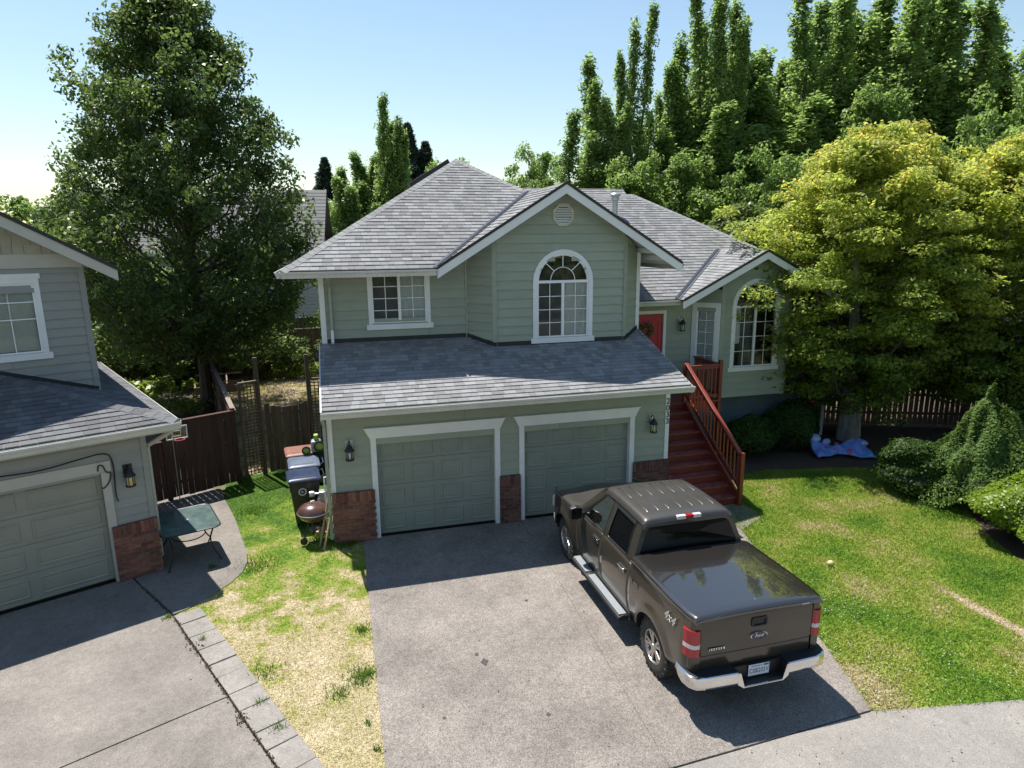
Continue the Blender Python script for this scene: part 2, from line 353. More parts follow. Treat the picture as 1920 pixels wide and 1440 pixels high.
# neighbour's driveway and side patio
n1 = slab('neighbor_driveway', [(-3.62,-.42),(-3.37,-.83),(-2.63,-1.985),(-1.45,-4.385),(-5.6,-6.30),(-10,-3.9),(-9.3,-3.0)], CONC, 0.0)
slab('driveway_panel', [(-1.443,-4.40),(-.70,-5.91),(-.18,-6.97),(-3.5,-12),(-9,-9),(-5.6,-6.315)], CONC, -.002, parent=n1)
pat = [(-3.6,4.2),(-2.72,3.9),(-2.55,3.2),(-2.3,2.4),(-2.12,1.8),(-1.9,.9),(-1.7,.1),(-1.64,-.35),(-1.67,-.75),(-1.82,-1.12),(-2.1,-1.5),(-2.4,-1.85),(-2.60,-1.97)]
slab('patio', pat+[(-3.345,-.815),(-3.59,-.405),(-3.15,-.16),(-3.5,.6),(-4.2,4.2)], CONC, -.003)
b = thing('paver_border', 'row of square concrete pavers edging the neighbour driveway', 'pavers', (-2.5,-2.1,0))
t0 = V((-2.585,-2.06)); t1 = V((-.19,-6.93)); dd = (t1-t0); LL = dd.length; dd.normalize(); ss = V((-dd.y, dd.x))
pos_ = 0.0; k = 0; rr = random.Random(3)
while pos_ < LL-.1:
    l_ = [.36,.5,.42,.5][k % 4]*rr.uniform(.95,1.05); l_ = min(l_, LL-pos_)
    m_ = MB(); m_.box(-.2,0,-.06, .2,l_-.014,.0); a = math.atan2(dd.y, dd.x)-math.pi/2
    o = m_.build('paver', PAVE, b, bevel=.008); p_ = t0+dd*pos_+ss*.215; o.location = (p_.x+2.5, p_.y+2.1, .006+rr.uniform(-.006,.008)); o.rotation_euler = (rr.uniform(-.01,.01), rr.uniform(-.012,.012), a+rr.uniform(-.012,.012))
    pos_ += l_; k += 1
lawnL = [(-2.7,4.6),(-2.55,3.2),(-2.12,1.8),(-1.7,.1),(-1.62,-.35),(-1.67,-.78),(-2.1,-1.52),(-2.62,-2.05),(-2.25,-2.1),(-.36,-5.95),(.18,-7.05),(.2,-7.18),(.56,-7.18),(.57,-.02),(.0,-.02),(.0,5.4)]
lawnR = [(8.3,-.9),(8.98,-.4),(9.05,.05),(10.26,1.12),(11.0,1.2),(11.85,.98),(13.2,.75),(14.2,.35),(14.9,-.3),(14.4,-1.3),(13.4,-2.6),(12.75,-3.6),(12.45,-4.35),(12.2,-5.3),(11.8,-6.6),(11.7,-8.2),(8.7,-7.36),(6.6,-7.0),(8.2,-1.7)]
backL = [(-3.2,9.0),(-2.3,4.75),(0,5.3),(.2,19.5),(-7,19.5),(-4.4,14)]
def lawn(name, poly, m, z):
    return sheet(name, poly, z, m)
lawn('side_lawn', lawnL, GDRY, -.02); lawn('front_lawn', lawnR, GLUSH, -.02); lawn('back_lawn', backL, GBACK, -.03)
sheet('mulch_bed', [(8.3,.0),(8.3,5),(30,8),(30,-8),(11.6,-8),(12.2,-5.3),(12.7,-3.5),(14.4,-1.2),(14.8,-.3),(13.2,.7),(10.3,1.1),(9.05,.0)], -.03, MULCH)
sheet('neighbor_yard', [(-30,6),(-3.4,4),(-3.0,9),(-4.0,14),(-7,22),(-30,22)], -.035, SOIL)
def inpoly(P, poly):
    x, y = P[:,0], P[:,1]; ins = np.zeros(len(P), bool); n = len(poly)
    for i in range(n):
        x1, y1 = poly[i]; x2, y2 = poly[(i+1) % n]
        c_ = ((y1 > y) != (y2 > y)); xx = (x2-x1)*(y-y1)/((y2-y1) if abs(y2-y1) > 1e-9 else 1e-9)+x1; ins ^= c_ & (x < xx)
    return ins
def scatter(poly, n):
    a = np.array(poly); lo, hi = a.min(0), a.max(0); P = rng.uniform(lo, hi, (n*3, 2)); return P[inpoly(P, poly)][:n]
def blades(name, poly, n, m, h=(.03,.07), w=.006, lean=.5, z=-.02, parent=None, label=None):
    P = scatter(poly, n); n = len(P); az = rng.uniform(0, 2*np.pi, n); H = rng.uniform(*h, n); W = w*rng.uniform(.6,1.5,n); ln = rng.uniform(0, lean, n)*H*2
    la = rng.uniform(0, 2*np.pi, n); co = np.zeros((n,3,3))
    co[:,0,0] = P[:,0]-np.cos(az)*W; co[:,0,1] = P[:,1]-np.sin(az)*W; co[:,1,0] = P[:,0]+np.cos(az)*W; co[:,1,1] = P[:,1]+np.sin(az)*W
    co[:,2,0] = P[:,0]+np.cos(la)*ln; co[:,2,1] = P[:,1]+np.sin(la)*ln; co[:,0,2] = z; co[:,1,2] = z; co[:,2,2] = z+H
    o = arr_mesh(name, co.reshape(-1,3), 3, m, kind='stuff'); o['label'] = label or name; return o
tag(blades('lawn_grass', lawnR, 210000, GLUSH, (.02,.05), .007, 1.0), 'green and yellowing grass of the front lawn', 'grass')
tag(blades('dry_grass', lawnL, 120000, GDRY, (.008,.026), .0045, 1.6), 'straw coloured dry grass between the two driveways', 'grass')
tag(blades('back_grass', backL, 50000, GBACK, (.03,.08), .012, .8, -.03), 'patchy dry grass of the back yard behind the gate', 'grass')
# green tufts standing along slab edges and in the dry strip
tp = []
for (x, y, r_, n_) in [(.34,-4.45,.20,300),(.02,-4.7,.16,90),(.38,-3.3,.12,110),(.1,-.12,.28,500),(.35,.0,.2,300),(-1.0,-4.65,.09,60),(-.75,-5.2,.1,60),(-2.66,-2.08,.07,70),(-2.0,-2.9,.05,50),(-2.25,-.42,.07,60),(.36,-5.4,.05,25),(-1.0,-4.0,.2,80),(-.55,1.1,.25,200),(-.3,.25,.3,350),(-1.8,2.2,.3,300),(-1.4,-.6,.4,300),(.44,-5.9,.05,25)]:
    q = rng.normal(0, r_*.5, (n_,2)); tp.append(np.c_[q[:,0]+x, q[:,1]+y])
tp = np.concatenate(tp); n_ = len(tp); az = rng.uniform(0,6.28,n_); H = rng.uniform(.04,.11,n_); la = rng.uniform(0,6.28,n_); co = np.zeros((n_,3,3))
for i_, s_ in ((0,-1),(1,1)): co[:,i_,0] = tp[:,0]+s_*np.cos(az)*.008; co[:,i_,1] = tp[:,1]+s_*np.sin(az)*.008; co[:,i_,2] = -.02
co[:,2,0] = tp[:,0]+np.cos(la)*H*.6; co[:,2,1] = tp[:,1]+np.sin(la)*H*.6; co[:,2,2] = H-.02
TUFT = leafmat('tuft_green', (.05,.12,.014), (.12,.2,.03))
tag(arr_mesh('grass_tufts', co.reshape(-1,3), 3, TUFT, kind='stuff'), 'green weed tufts along the slab edges', 'grass')
OIL = mat('oil_stain', (.035,.033,.032), .6, .3, 30)
for i_, (x, y, r_) in enumerate(((2.05,-4.62,.055),(1.98,-4.42,.03),(3.1,-3.2,.03),(1.3,-5.6,.025),(2.6,-5.9,.03))):
    q = MB(); n_ = 14; q.add([(x+r_*rr.uniform(.55,1.25)*math.cos(6.283*k_/n_), y+r_*1.3*rr.uniform(.55,1.25)*math.sin(6.283*k_/n_), .0045) for k_ in range(n_)], [tuple(range(n_))]); q.build('oil_stain', OIL, drv)
# clover heads and stray litter
def dots(name, P, r_, m, label, cat, z=.02):
    n_ = len(P); t = np.array([[0,0,1],[1,0,0],[0,1,0],[-1,0,0],[0,-1,0],[0,0,-.6]]); fs = [(0,1,2),(0,2,3),(0,3,4),(0,4,1),(5,2,1),(5,3,2),(5,4,3),(5,1,4)]
    cc = np.c_[P, np.full(n_, z)+rng.uniform(-.01,.02,n_)]; rr_ = r_*rng.uniform(.6,1.3,(n_,1,1)); vs = cc[:,None,:]+t[None]*rr_
    tri = vs[:, np.array(fs).ravel(), :].reshape(-1,3); return tag(arr_mesh(name, tri, 3, m, kind='stuff'), label, cat)
CLOVER = mat('clover_white', (.7,.7,.62), .8)
cl = np.concatenate([rng.normal((7.0,-6.3),(.35,.55),(260,2)), rng.normal((8.2,-4.9),(.6,.4),(170,2)), rng.normal((8.7,-6.4),(.9,.4),(90,2)), rng.normal((10,-5),(1.2,1.2),(60,2)), rng.normal((9,-6.9),(1.2,.2),(50,2))])
cl = cl[inpoly(cl, lawnR)]
dots('clover_heads', cl, .0075, CLOVER, 'small white clover heads dotted in the front lawn', 'clover', .025)
lf = np.concatenate([scatter(lawnR, 120), scatter(lawnL, 60), rng.normal((3.0,-5.5),(1.5,1.5),(40,2)), scatter([(8.7,-7.2),(6.6,-7.0),(3.6,-7.15),(3.6,-8),(9,-8)], 45)])
LITTER = mat('leaf_litter', (.30,.20,.10), .8, .4, 3)
dots('fallen_leaves', lf, .012, LITTER, 'tiny fallen leaves scattered on lawn and paving', 'leaves', .012)
SEAMD = mat('joint_debris', (.085,.06,.04), .95, .4, 20)
sd_ = np.concatenate([np.linspace((-3.36,-.84),(-2.61,-2.03),110)+rng.normal(0,.012,(110,2)), np.linspace((-2.61,-2.03),(-.2,-6.9),330)+rng.normal(0,.014,(330,2)), rng.normal((-2.08,-3.1),(.05,.08),(40,2)), rng.normal((-1.2,-4.9),(.04,.07),(40,2))])
dots('joint_litter', sd_, .013, SEAMD, 'brown needles and dirt caught in the joint beside the pavers', 'litter', .002)
# ================================================================== BUILDING HELPERS
def clip(poly, half):
    """Sutherland-Hodgman in 2d: half = (a,b,c) keeps a*x+b*y<=c"""
    a, b_, c_ = half; out = []; n = len(poly)
    for i in range(n):
        p, q = poly[i], poly[(i+1) % n]; dp = a*p[0]+b_*p[1]-c_; dq = a*q[0]+b_*q[1]-c_
        if dp <= 0: out.append(p)
        if (dp < 0 < dq) or (dq < 0 < dp): t = dp/(dp-dq); out.append((p[0]+t*(q[0]-p[0]), p[1]+t*(q[1]-p[1])))
    return out
def parea(p): return abs(sum(p[i][0]*p[(i+1) % len(p)][1]-p[(i+1) % len(p)][0]*p[i][1] for i in range(len(p))))/2
def roof_plane(parent, pts, eave_dir, m, expo=.145, name='shingle_field', single=0, seed=1, tabw=(.11,.25), deck=True, lift=.0):
    """pts: convex planar polygon in 3d; lays overlapping shingle tabs in courses parallel to eave_dir"""
    rr = random.Random(seed); P = [V(p) for p in pts]; e = V(eave_dir).normalized()
    nrm = V((0,0,0))
    for i in range(len(P)): nrm += (P[i]-P[0]).cross(P[(i+1) % len(P)]-P[0])
    nrm.normalize()
    if nrm.z < 0: nrm = -nrm
    up = nrm.cross(e); 
    if up.z < 0: up = -up
    O = min(P, key=lambda p: p.dot(up)); 
    Q = [((p-O).dot(e), (p-O).dot(up)) for p in P]
    cx = sum(q[0] for q in Q)/len(Q); cy = sum(q[1] for q in Q)/len(Q); hs = []
    for i in range(len(Q)):
        p, q = Q[i], Q[(i+1) % len(Q)]; a, b_ = (q[1]-p[1]), -(q[0]-p[0]); c_ = a*p[0]+b_*p[1]
        if a*cx+b_*cy > c_: a, b_, c_ = -a, -b_, -c_
        hs.append((a, b_, c_))
    vmax = max(q[1] for q in Q); u0 = min(q[0] for q in Q); u1 = max(q[0] for q in Q)
    if deck:
        d = MB(); d.prism([p-nrm*.004 for p in P], nrm*-.03); d.build('roof_deck', DRIP, parent, fixn=True); d = MB(); d.prism([p-nrm*.0345 for p in P], nrm*-.018); d.build('roof_sheathing', WHITE, parent, fixn=True)
    mb = MB(); tabs = []; v = -.0; row = 0
    while v < vmax:
        u = u0-rr.uniform(0,.3)
        while u < u1:
            w_ = rr.uniform(*tabw); rect = [(u,v-.0),(u+w_-.004,v),(u+w_-.004,v+expo+.01),(u,v+expo+.01)]
            for h in hs:
                rect = clip(rect, h)
                if len(rect) < 3: break
            if len(rect) >= 3 and parea(rect) > .0006: tabs.append((rect, v, rr.uniform(0,.006)))
            u += w_
        v += expo; row += 1
    def geom(t):
        rect, v0, ex = t; top = []; bot = []
        for (a, b_) in rect:
            h = (.013+ex)*(1-(b_-v0)/(expo+.01))+.002+lift
            top.append(O+e*a+up*b_+nrm*h); bot.append(O+e*a+up*b_-nrm*.003)
        return top, bot
    n_single = 0
    if single:
        tabs.sort(key=lambda t: -parea(t[0]) if False else t[1])
    for i, t in enumerate(tabs):
        top, bot = geom(t); n = len(top); fs = [tuple(range(n))]+[(j, n+j, n+(j+1) % n, (j+1) % n) for j in range(n)]
        if i < single:
            q = MB(); q.add(top+bot, fs); q.build('shingle', m, parent, fixn=False)
        else: mb.add(top+bot, fs)
    if mb.v:
        o = mb.build(name, m, parent); o['kind'] = 'stuff'
def ridge_caps(parent, p, q, m, step=.16, wd=.15, n1=None, n2=None):
    """row of bent cap shingles along a hip or ridge; n1,n2 normals of the two faces"""
    p, q = V(p), V(q); d = q-p; L_ = d.length; d.normalize(); k = int(L_/step)
    n1, n2 = V(n1).normalized(), V(n2).normalized(); a = d.cross(n1).normalized(); c_ = d.cross(n2).normalized()
    if a.dot(n2) > 0: a = -a
    if c_.dot(n1) > 0: c_ = -c_
    up = (n1+n2).normalized(); mb = MB()
    for i in range(k+1):
        s = p+d*(i*step); t = p+d*min(L_, (i+1)*step+.03)
        h0 = up*.026; h1 = up*.018
        vs = [s+a*wd+h0*.7, s+h0, s+c_*wd+h0*.7, t+a*wd+h1*.7, t+h1, t+c_*wd+h1*.7, s+a*wd-up*.0, s-up*.0, s+c_*wd-up*.0]
        mb.add(vs, [(0,1,4,3),(1,2,5,4),(0,6,7,1),(1,7,8,2)])
    o = mb.build('ridge_cap', m, parent); o['kind'] = 'stuff'; return o
def fascia(parent, p, q, h=.2, t=.03, m=None, name='fascia', top=0.0):
    p, q = V(p), V(q); d = (q-p).normalized(); sd = d.cross(V((0,0,1))).normalized(); mb = MB()
    a = [p+V((0,0,top)), q+V((0,0,top)), q+V((0,0,top-h)), p+V((0,0,top-h))]; mb.prism(a, sd*t); return mb.build(name, m or WHITE, parent, fixn=True)
def gutter(parent, p, q, out, m=None, wd=.12, ht=.125):
    """K-style open gutter from p to q, 'out' = unit vector away from the wall"""
    p, q, out = V(p), V(q), V(out).normalized(); Z_ = V((0,0,1)); mb = MB()
    prof = [(0,0),(0,-ht),(wd*.62,-ht),(wd*.8,-ht*.45),(wd,-ht*.3),(wd,.0),(wd-.014,0),(wd-.014,-ht*.26),(wd*.77-.006,-ht*.4),(wd*.6,-ht+.008),(.01,-ht+.008),(.01,0)]
    rings = [[s+out*a+Z_*b_ for a, b_ in prof] for s in (p, q)]; mb.loft(rings, smooth=False)
    for s in (p, q): mb.add([s+out*a+Z_*b_ for a, b_ in prof[:6]], [tuple(range(6))])
    return mb.build('gutter', m or GUTTER, parent, fixn=False)
def siding(parent, M, z0, z1, ufn, m, openings=(), expo=.2, d0=0.0, name='siding_board'):
    """lap boards on a wall frame M (u along, d inward, z up). ufn(z)->(u0,u1). openings: fn(z)->(a,b) or None"""
    z = z0
    while z < z1-.02:
        zt = min(z+expo, z1); a0, b0 = ufn(z); a1, b1 = ufn(zt-.001)
        segs = [((a0,a1),(b0,b1))]
        for op in openings:
            r1 = op(z+.01); r2 = op(zt-.01); r = None
            if r1 and r2: r = (max(r1[0], r2[0]), min(r1[1], r2[1]))
            if not r: continue
            ns = []
            for (l, rt) in segs:
                if r[0] >= max(rt) or r[1] <= min(l): ns.append((l, rt)); continue
                if r[0] > min(l)+.02: ns.append((l, (r[0], r[0])))
                if r[1] < max(rt)-.02: ns.append(((r[1], r[1]), rt))
            segs = ns
        sp = []
        for (l, rt) in segs:       # long courses are butted from shorter boards
            if min(rt)-max(l) > 2.6:
                c_ = max(l)+SIDR.uniform(.25,.75)*(min(rt)-max(l)); sp += [(l, (c_-.002, c_-.002)), ((c_+.002, c_+.002), rt)]
            else: sp.append((l, rt))
        for (l, rt) in sp:
            if rt[0]-l[0] < .02 and rt[1]-l[1] < .02: continue
            mb = MB(M); vs = [(l[0],-.034,z),(rt[0],-.034,z),(rt[1],-.006,zt),(l[1],-.006,zt),(l[0],.02,z),(rt[0],.02,z),(rt[1],.02,zt),(l[1],.02,zt)]
            mb.add(vs, [(0,1,2,3),(4,7,6,5),(0,4,5,1),(3,2,6,7),(0,3,7,4),(1,5,6,2)]); mb.build(name, m, parent)
        z += expo
SIDR = random.Random(77)
def rect_op(a, b_, z0, z1): return lambda z: (a, b_) if z0 <= z <= z1 else None
def arch_op(cx, hw, z0, zs):
    def f(z):
        if z < z0: return None
        if z <= zs: return (cx-hw, cx+hw)
        t = z-zs
        if t >= hw: return None
        q = math.sqrt(hw*hw-t*t); return (cx-q, cx+q)
    return f
def ring(mb, outer, inner, d0, d1):
    """frame between two equal-length loops in (u,z), from depth d0 (front) to d1"""
    n = len(outer); vs = [(u,d0,z) for u,z in outer]+[(u,d0,z) for u,z in inner]+[(u,d1,z) for u,z in outer]+[(u,d1,z) for u,z in inner]; fs = []
    for i in range(n):
        j = (i+1) % n; fs += [(i,j,n+j,n+i),(2*n+j,2*n+i,3*n+i,3*n+j),(i,2*n+i,2*n+j,j),(n+i,n+j,3*n+j,3*n+i)]
    mb.add(vs, fs)
def rect_loop(a, b_, z0, z1): return [(a,z0),(b_,z0),(b_,z1),(a,z1)]
def arch_loop(cx, hw, z0, zs, n=14):
    return [(cx-hw,z0),(cx+hw,z0)]+[(cx+hw*math.cos(math.pi*i/n), zs+hw*math.sin(math.pi*i/n)) for i in range(n+1)]
def window(parent, M, a, b_, z0, z1, trim=.09, sill=True, cols=(2,2), rows=4, back=('screen','curtain'), trimmat=None, head=False, arch=None, blinds=False, topgrid=False, fan=True, single=False):
    """house > window (the outer casing) > sash, pane, grille, sill, curtain. a..b, z0..z1 = glass+vinyl opening"""
    tm = trimmat or WHITE; mb = MB(M)
    if arch:
        cx = (a+b_)/2; hw = (b_-a)/2; ring(mb, arch_loop(cx, hw+trim, z0-.0, z1), arch_loop(cx, hw, z0-.0, z1), -.04, .02)
    else: ring(mb, rect_loop(a-trim, b_+trim, z0-.0, z1+trim), rect_loop(a, b_, z0, z1), -.04, .02)
    wn = mb.build('window', tm, parent)
    if sill:
        mb = MB(M); mb.box(a-trim-.05, -.055, z0-.12, b_+trim+.05, .02, z0-.002); mb.build('sill', tm, wn, bevel=.004)
    if head:
        mb = MB(M); mb.box(a-trim-.03, -.05, z1+trim, b_+trim+.03, .02, z1+trim+.09); mb.build('head_trim', tm, wn)
    # vinyl frame
    mb = MB(M); fw = .035
    if arch:
        ring(mb, arch_loop(cx, hw, z0, z1), arch_loop(cx, hw-fw, z0+fw, z1), -.02, .05); mb.box(a+fw, -.018, z1-.03, b_-fw, .045, z1+.03)
    else: ring(mb, rect_loop(a, b_, z0, z1), rect_loop(a+fw, b_-fw, z0+fw, z1-fw), -.02, .05)
    mid = (a+b_)/2; zt = z1-.03 if arch else z1-fw
    if not single: mb.box(mid-.03, -.012, z0+fw, mid+.03, .045, zt)
    mb.build('vinyl_frame', VINYL, wn)
    spans = [(a+fw, b_-fw)] if single else [(a+fw, mid-.03), (mid+.03, b_-fw)]
    for i, (l, r) in enumerate(spans):
        mb = MB(M); dep = .03 if i == 0 else .016
        mb.add([(l,dep,z0+fw),(r,dep,z0+fw),(r,dep,zt),(l,dep,zt)], [(0,1,2,3)]); mb.build('pane', GLASS, wn)
        bk = back[i % len(back)]
        if bk:
            mb = MB(M); bm = {'screen':SCREEN,'curtain':CURTAIN,'blind':BLIND,'dark':DARKIN}[bk]
            if bk == 'curtain':
                n = 14; pts = [(l+(r-l)*j/n, .065+.012*math.sin(j*2.1)) for j in range(n+1)]
                mb.add([(u,d,z0+fw) for u,d in pts]+[(u,d,zt) for u,d in pts], [(j,j+1,n+2+j,n+1+j) for j in range(n)], True)
            elif bk == 'blind':
                zz = z0+fw+.02
                while zz < zt: mb.obox(((l+r)/2,.085,zz), ((r-l)/2,0,0), (0,.007,.016), (0,-.0008,.0005)); zz += .034
            else: mb.add([(l,.06,z0+fw),(r,.06,z0+fw),(r,.06,zt),(l,.06,zt)], [(0,1,2,3)])
            mb.build({'screen':'insect_screen','curtain':'curtain','blind':'blind','dark':'backing'}[bk], bm, wn)
        g = MB(M); cg = cols[i % len(cols)]; gw = .008
        for c_ in range(1, cg): u = l+(r-l)*c_/cg; g.box(u-gw, dep-.012, z0+fw, u+gw, dep-.002, zt)
        for r_ in range(1, rows):
            z = z0+fw+(zt-z0-fw)*r_/rows; g.box(l, dep-.0115, z-gw, r, dep-.0025, z+gw)
        if g.v: g.build('grille', VINYL, wn)
    if arch:
        ri = hw-fw; n = 14; mb = MB(M); pts = [(cx+ri*math.cos(math.pi*i/n), z1+.03+(ri-.03)*math.sin(math.pi*i/n)) for i in range(n+1)]
        mb.add([(u,.02,z) for u,z in pts], [tuple(range(n+1))]); mb.build('arch_pane', GLASS, wn)
        mb = MB(M); rin = ri*.5; ap = [(cx+rin*math.cos(math.pi*i/n), .01, z1+.03+rin*math.sin(math.pi*i/n)) for i in range(n+1)]
        mb.tube(ap, .010, 6)
        for t in (45, 90, 135):
            c_, s_ = math.cos(R(t)), math.sin(R(t)); mb.bar((cx+rin*c_,.01,z1+.03+rin*s_), (cx+ri*c_,.01,z1+.03+(ri-.03)*s_), .018, .012, (0,1,0))
        mb.build('fan_grille', VINYL, wn)
    return wn
def garage_door(parent, M, a, b_, h, trimmat, doormat, casing=.11, header=True):
    d = .08; mb = MB(M); mb.box(a-.0, d+.03, .02, b_+.0, d+.05, h); gd = mb.build('garage_door', doormat, parent)
    sh = (h-.03)/4
    for r_ in range(4):
        zb = .03+sh*r_; mb = MB(M); mb.box(a+.004, d, zb+.003, b_-.004, d+.029, zb+sh-.003); mb.build('door_section', doormat, gd, bevel=.003)
        for c_ in range(4):
            w_ = (b_-a)/4; l = a+w_*c_+.075; r = a+w_*(c_+1)-.075; zl, zh = zb+.085, zb+sh-.085; rings = []
            for ins, dp in ((0,0),(.014,-.014),(.030,-.014),(.052,-.003),(.075,-.008)):
                rings.append([(l+ins,d+dp,zl+ins),(r-ins,d+dp,zl+ins),(r-ins,d+dp,zh-ins),(l+ins,d+dp,zh-ins)])
            q = MB(M); q.loft(rings, cap=False, smooth=False); n_ = len(q.v); q.f.append([n_-4,n_-3,n_-2,n_-1]); q.sm.append(False); q.build('door_panel', doormat, gd)
    mb = MB(M); mb.box(a, d+.002, 0, b_, d+.02, .03); mb.build('bottom_seal', BLACKM, gd)
    for (l, r) in ((a-casing, a), (b_, b_+casing)): mb = MB(M); mb.box(l, -.05, 0.004, r, .0, h); mb.build('door_casing', trimmat, gd)
    for (l, r) in ((a-.02, a), (b_, b_+.02)): mb = MB(M); mb.box(l, .0, 0.004, r, d+.02, h); mb.build('door_jamb', trimmat, gd)
    if header:
        mb = MB(M); mb.prism([(a-casing-.01,-.055,h+.001),(b_+casing+.01,-.055,h+.001),(b_+casing+.11,-.055,h+.2),(a-casing-.11,-.055,h+.2)], (0,.055,0)); mb.build('header_trim', trimmat, gd, fixn=True)
        mb = MB(M); mb.prism([(a-casing-.125,-.075,h+.2),(b_+casing+.125,-.075,h+.2),(b_+casing+.125,-.075,h+.222),(a-casing-.125,-.075,h+.222)], (0,.075,0)); mb.build('header_cap', trimmat, gd, fixn=True)
        mb = MB(M); mb.box(a, -.0, h, b_, d+.05, h+.05); mb.build('head_jamb', trimmat, gd)
    return gd
BRK = {}
def bricks(parent, M, a, b_, h, depth, m, d_front=-.10, returns=(True,True), seed=0):
    """brick pier: mortar core + single bricks; soldier course on top"""
    rr = random.Random(seed); mb = MB(M); mb.box(a+.012, d_front+.012, 0.0, b_-.012, d_front+depth, h-.012); core = mb.build('brick_pier', MORTAR, parent)
    def brick(x, y, z, lx, ly, lz):
        key = (round(lx,3), round(ly,3), round(lz,3), m.name)
        if key not in BRK:
            q = MB(); e = .004; X, Y, Zz = lx/2, ly/2, lz/2
            q.loft([[(-X+e,-Y+e,-Zz),(X-e,-Y+e,-Zz),(X-e,Y-e,-Zz),(-X+e,Y-e,-Zz)],[(-X,-Y,-Zz+e),(X,-Y,-Zz+e),(X,Y,-Zz+e),(-X,Y,-Zz+e)],[(-X,-Y,Zz-e),(X,-Y,Zz-e),(X,Y,Zz-e),(-X,Y,Zz-e)],[(-X+e,-Y+e,Zz),(X-e,-Y+e,Zz),(X-e,Y-e,Zz),(-X+e,Y-e,Zz)]], smooth=False)
            BRK[key] = q.mesh('brick', m)
        o = link('brick', BRK[key], core); mm = M @ Matrix.Translation((x, y+rr.uniform(-.003,.003), z)); o.matrix_local = mm
    bl, bh, g = .194, .057, .010; sol = .21; zc = h-sol; row = 0; z = 0.0
    nrow = int((zc)/(bh+g)); gh = zc/nrow
    for row in range(nrow):
        zz = row*gh+gh/2; x = a - (0 if row % 2 == 0 else (bl+g)/2)
        while x < b_-.02:
            l, r = max(a, x), min(b_, x+bl)
            if r-l > .03: brick((l+r)/2, d_front+.045, zz, round(r-l,2), .09, gh-g)
            x += bl+g
        for side, on in ((a, returns[0]), (b_, returns[1])):
            if on and depth > .15 and row % 2 == 0:
                brick(side+(.045 if side == a else -.045), d_front+.095+(depth-.1)/2, zz, .09, depth-.105, gh-g)
    n = max(2, int((b_-a)/(bh+g+.004))); wv = (b_-a)/n
    for i in range(n): brick(a+wv*(i+.5), d_front+.05, h-sol/2+.002, round(wv-.009,4), .105, sol-.006)
    return core
def lantern(name, label, loc, rz=0, group=None, clear=True):
    """wall lantern: back plate, curved arm, hood, glass cage with bars, base ring"""
    t = thing(name, label, 'lantern', loc, rz, group)
    q = MB(); q.box(-.075,-.012,-.02,.075,.0,.16); q.build('back_plate', STEEL if clear else BLACKM, t, bevel=.004)
    q = MB(); q.tube([(0,-.01,.10),(0,-.05,.15),(0,-.10,.165),(0,-.13,.14),(0,-.13,.10)], .011, 8); q.build('arm', BLACKM, t)
    q = MB(); q.lathe([(.001,.11),(.02,.105),(.03,.08),(.055,.06),(.07,.02),(.095,-.01),(.098,-.03),(.07,-.04),(.001,-.04)], 12, (0,-.13,0)); q.build('hood', BLACKM, t)
    q = MB(); q.lathe([(.058,-.04),(.058,-.2)], 12, (0,-.13,0)); q.build('glass', GLASS if clear else AMBER, t)
    q = MB()
    for i in range(6):
        a = 2*math.pi*i/6; x, y = .064*math.cos(a), .064*math.sin(a); q.tube([(x,y-.13,-.035),(x*1.12,y-.13,-.2)], .0055, 5)
    q.lathe([(.001,-.195),(.085,-.195),(.088,-.205),(.08,-.22),(.001,-.22)], 12, (0,-.13,0)); q.build('cage', BLACKM, t)
    q = MB(); q.lathe([(.001,-.07),(.016,-.08),(.02,-.12),(.012,-.16),(.012,-.2)], 10, (0,-.13,0)); q.build('bulb', VINYL, t)
    return t
def text_obj(name, s, size, m, parent, M, ext=.004, align='CENTER', shear=0.0, outline=None, spacing=1.0):
    cu = bpy.data.curves.new(name, 'FONT'); cu.body = s; cu.size = size; cu.extrude = ext; cu.align_x = align; cu.align_y = 'CENTER'; cu.shear = shear; cu.space_character = spacing
    if outline is not None: cu.fill_mode = 'NONE'; cu.extrude = 0; cu.bevel_depth = outline; cu.bevel_resolution = 1
    to = bpy.data.objects.new(name, cu); C.objects.link(to)
    dg = bpy.context.evaluated_depsgraph_get(); me = bpy.data.meshes.new_from_object(to.evaluated_get(dg)); bpy.data.objects.remove(to)
    me.materials.clear(); me.materials.append(m); me.name = name
    o = link(name, me, parent); o.matrix_local = M; return o
UPR = Matrix.Rotation(R(90), 4, 'X')   # text in xz plane, read from -y
# ================================================================== GREEN HOUSE
H = thing('green_house', 'sage green two storey house with double garage and grey shingle roofs', 'house', (0,0,0))
S = .612; EZ = 5.41; EY = .88; EX0 = -.69; EX1 = 8.06; PX = (EX0+EX1)/2; RUN = PX-EX0; PZ = EZ+S*RUN; PY = EY+RUN; GX = 5.23; GZ = EZ+S*(GX-2.40); QY = EY+(GZ-EZ)/S
YU = 1.70; YB = 1.20; XR = 7.36
# cores
q = MB(); q.box(.14,.34,0,7.22,2.05,2.55); gw = q.build('garage_wall', DARKIN, H)
q = MB(); q.box(.14,2.12,2.4,7.2,9.3,5.35); uw = q.build('upper_wall', ROOMIN, H)
q = MB(); q.box(7.3,3.9,0,14.2,10.5,4.3); ww = q.build('entry_wall', ROOMIN, H)
F0 = fr((0,0,0)); FU = fr((0,YU,0)); FB = fr((0,YB,0))
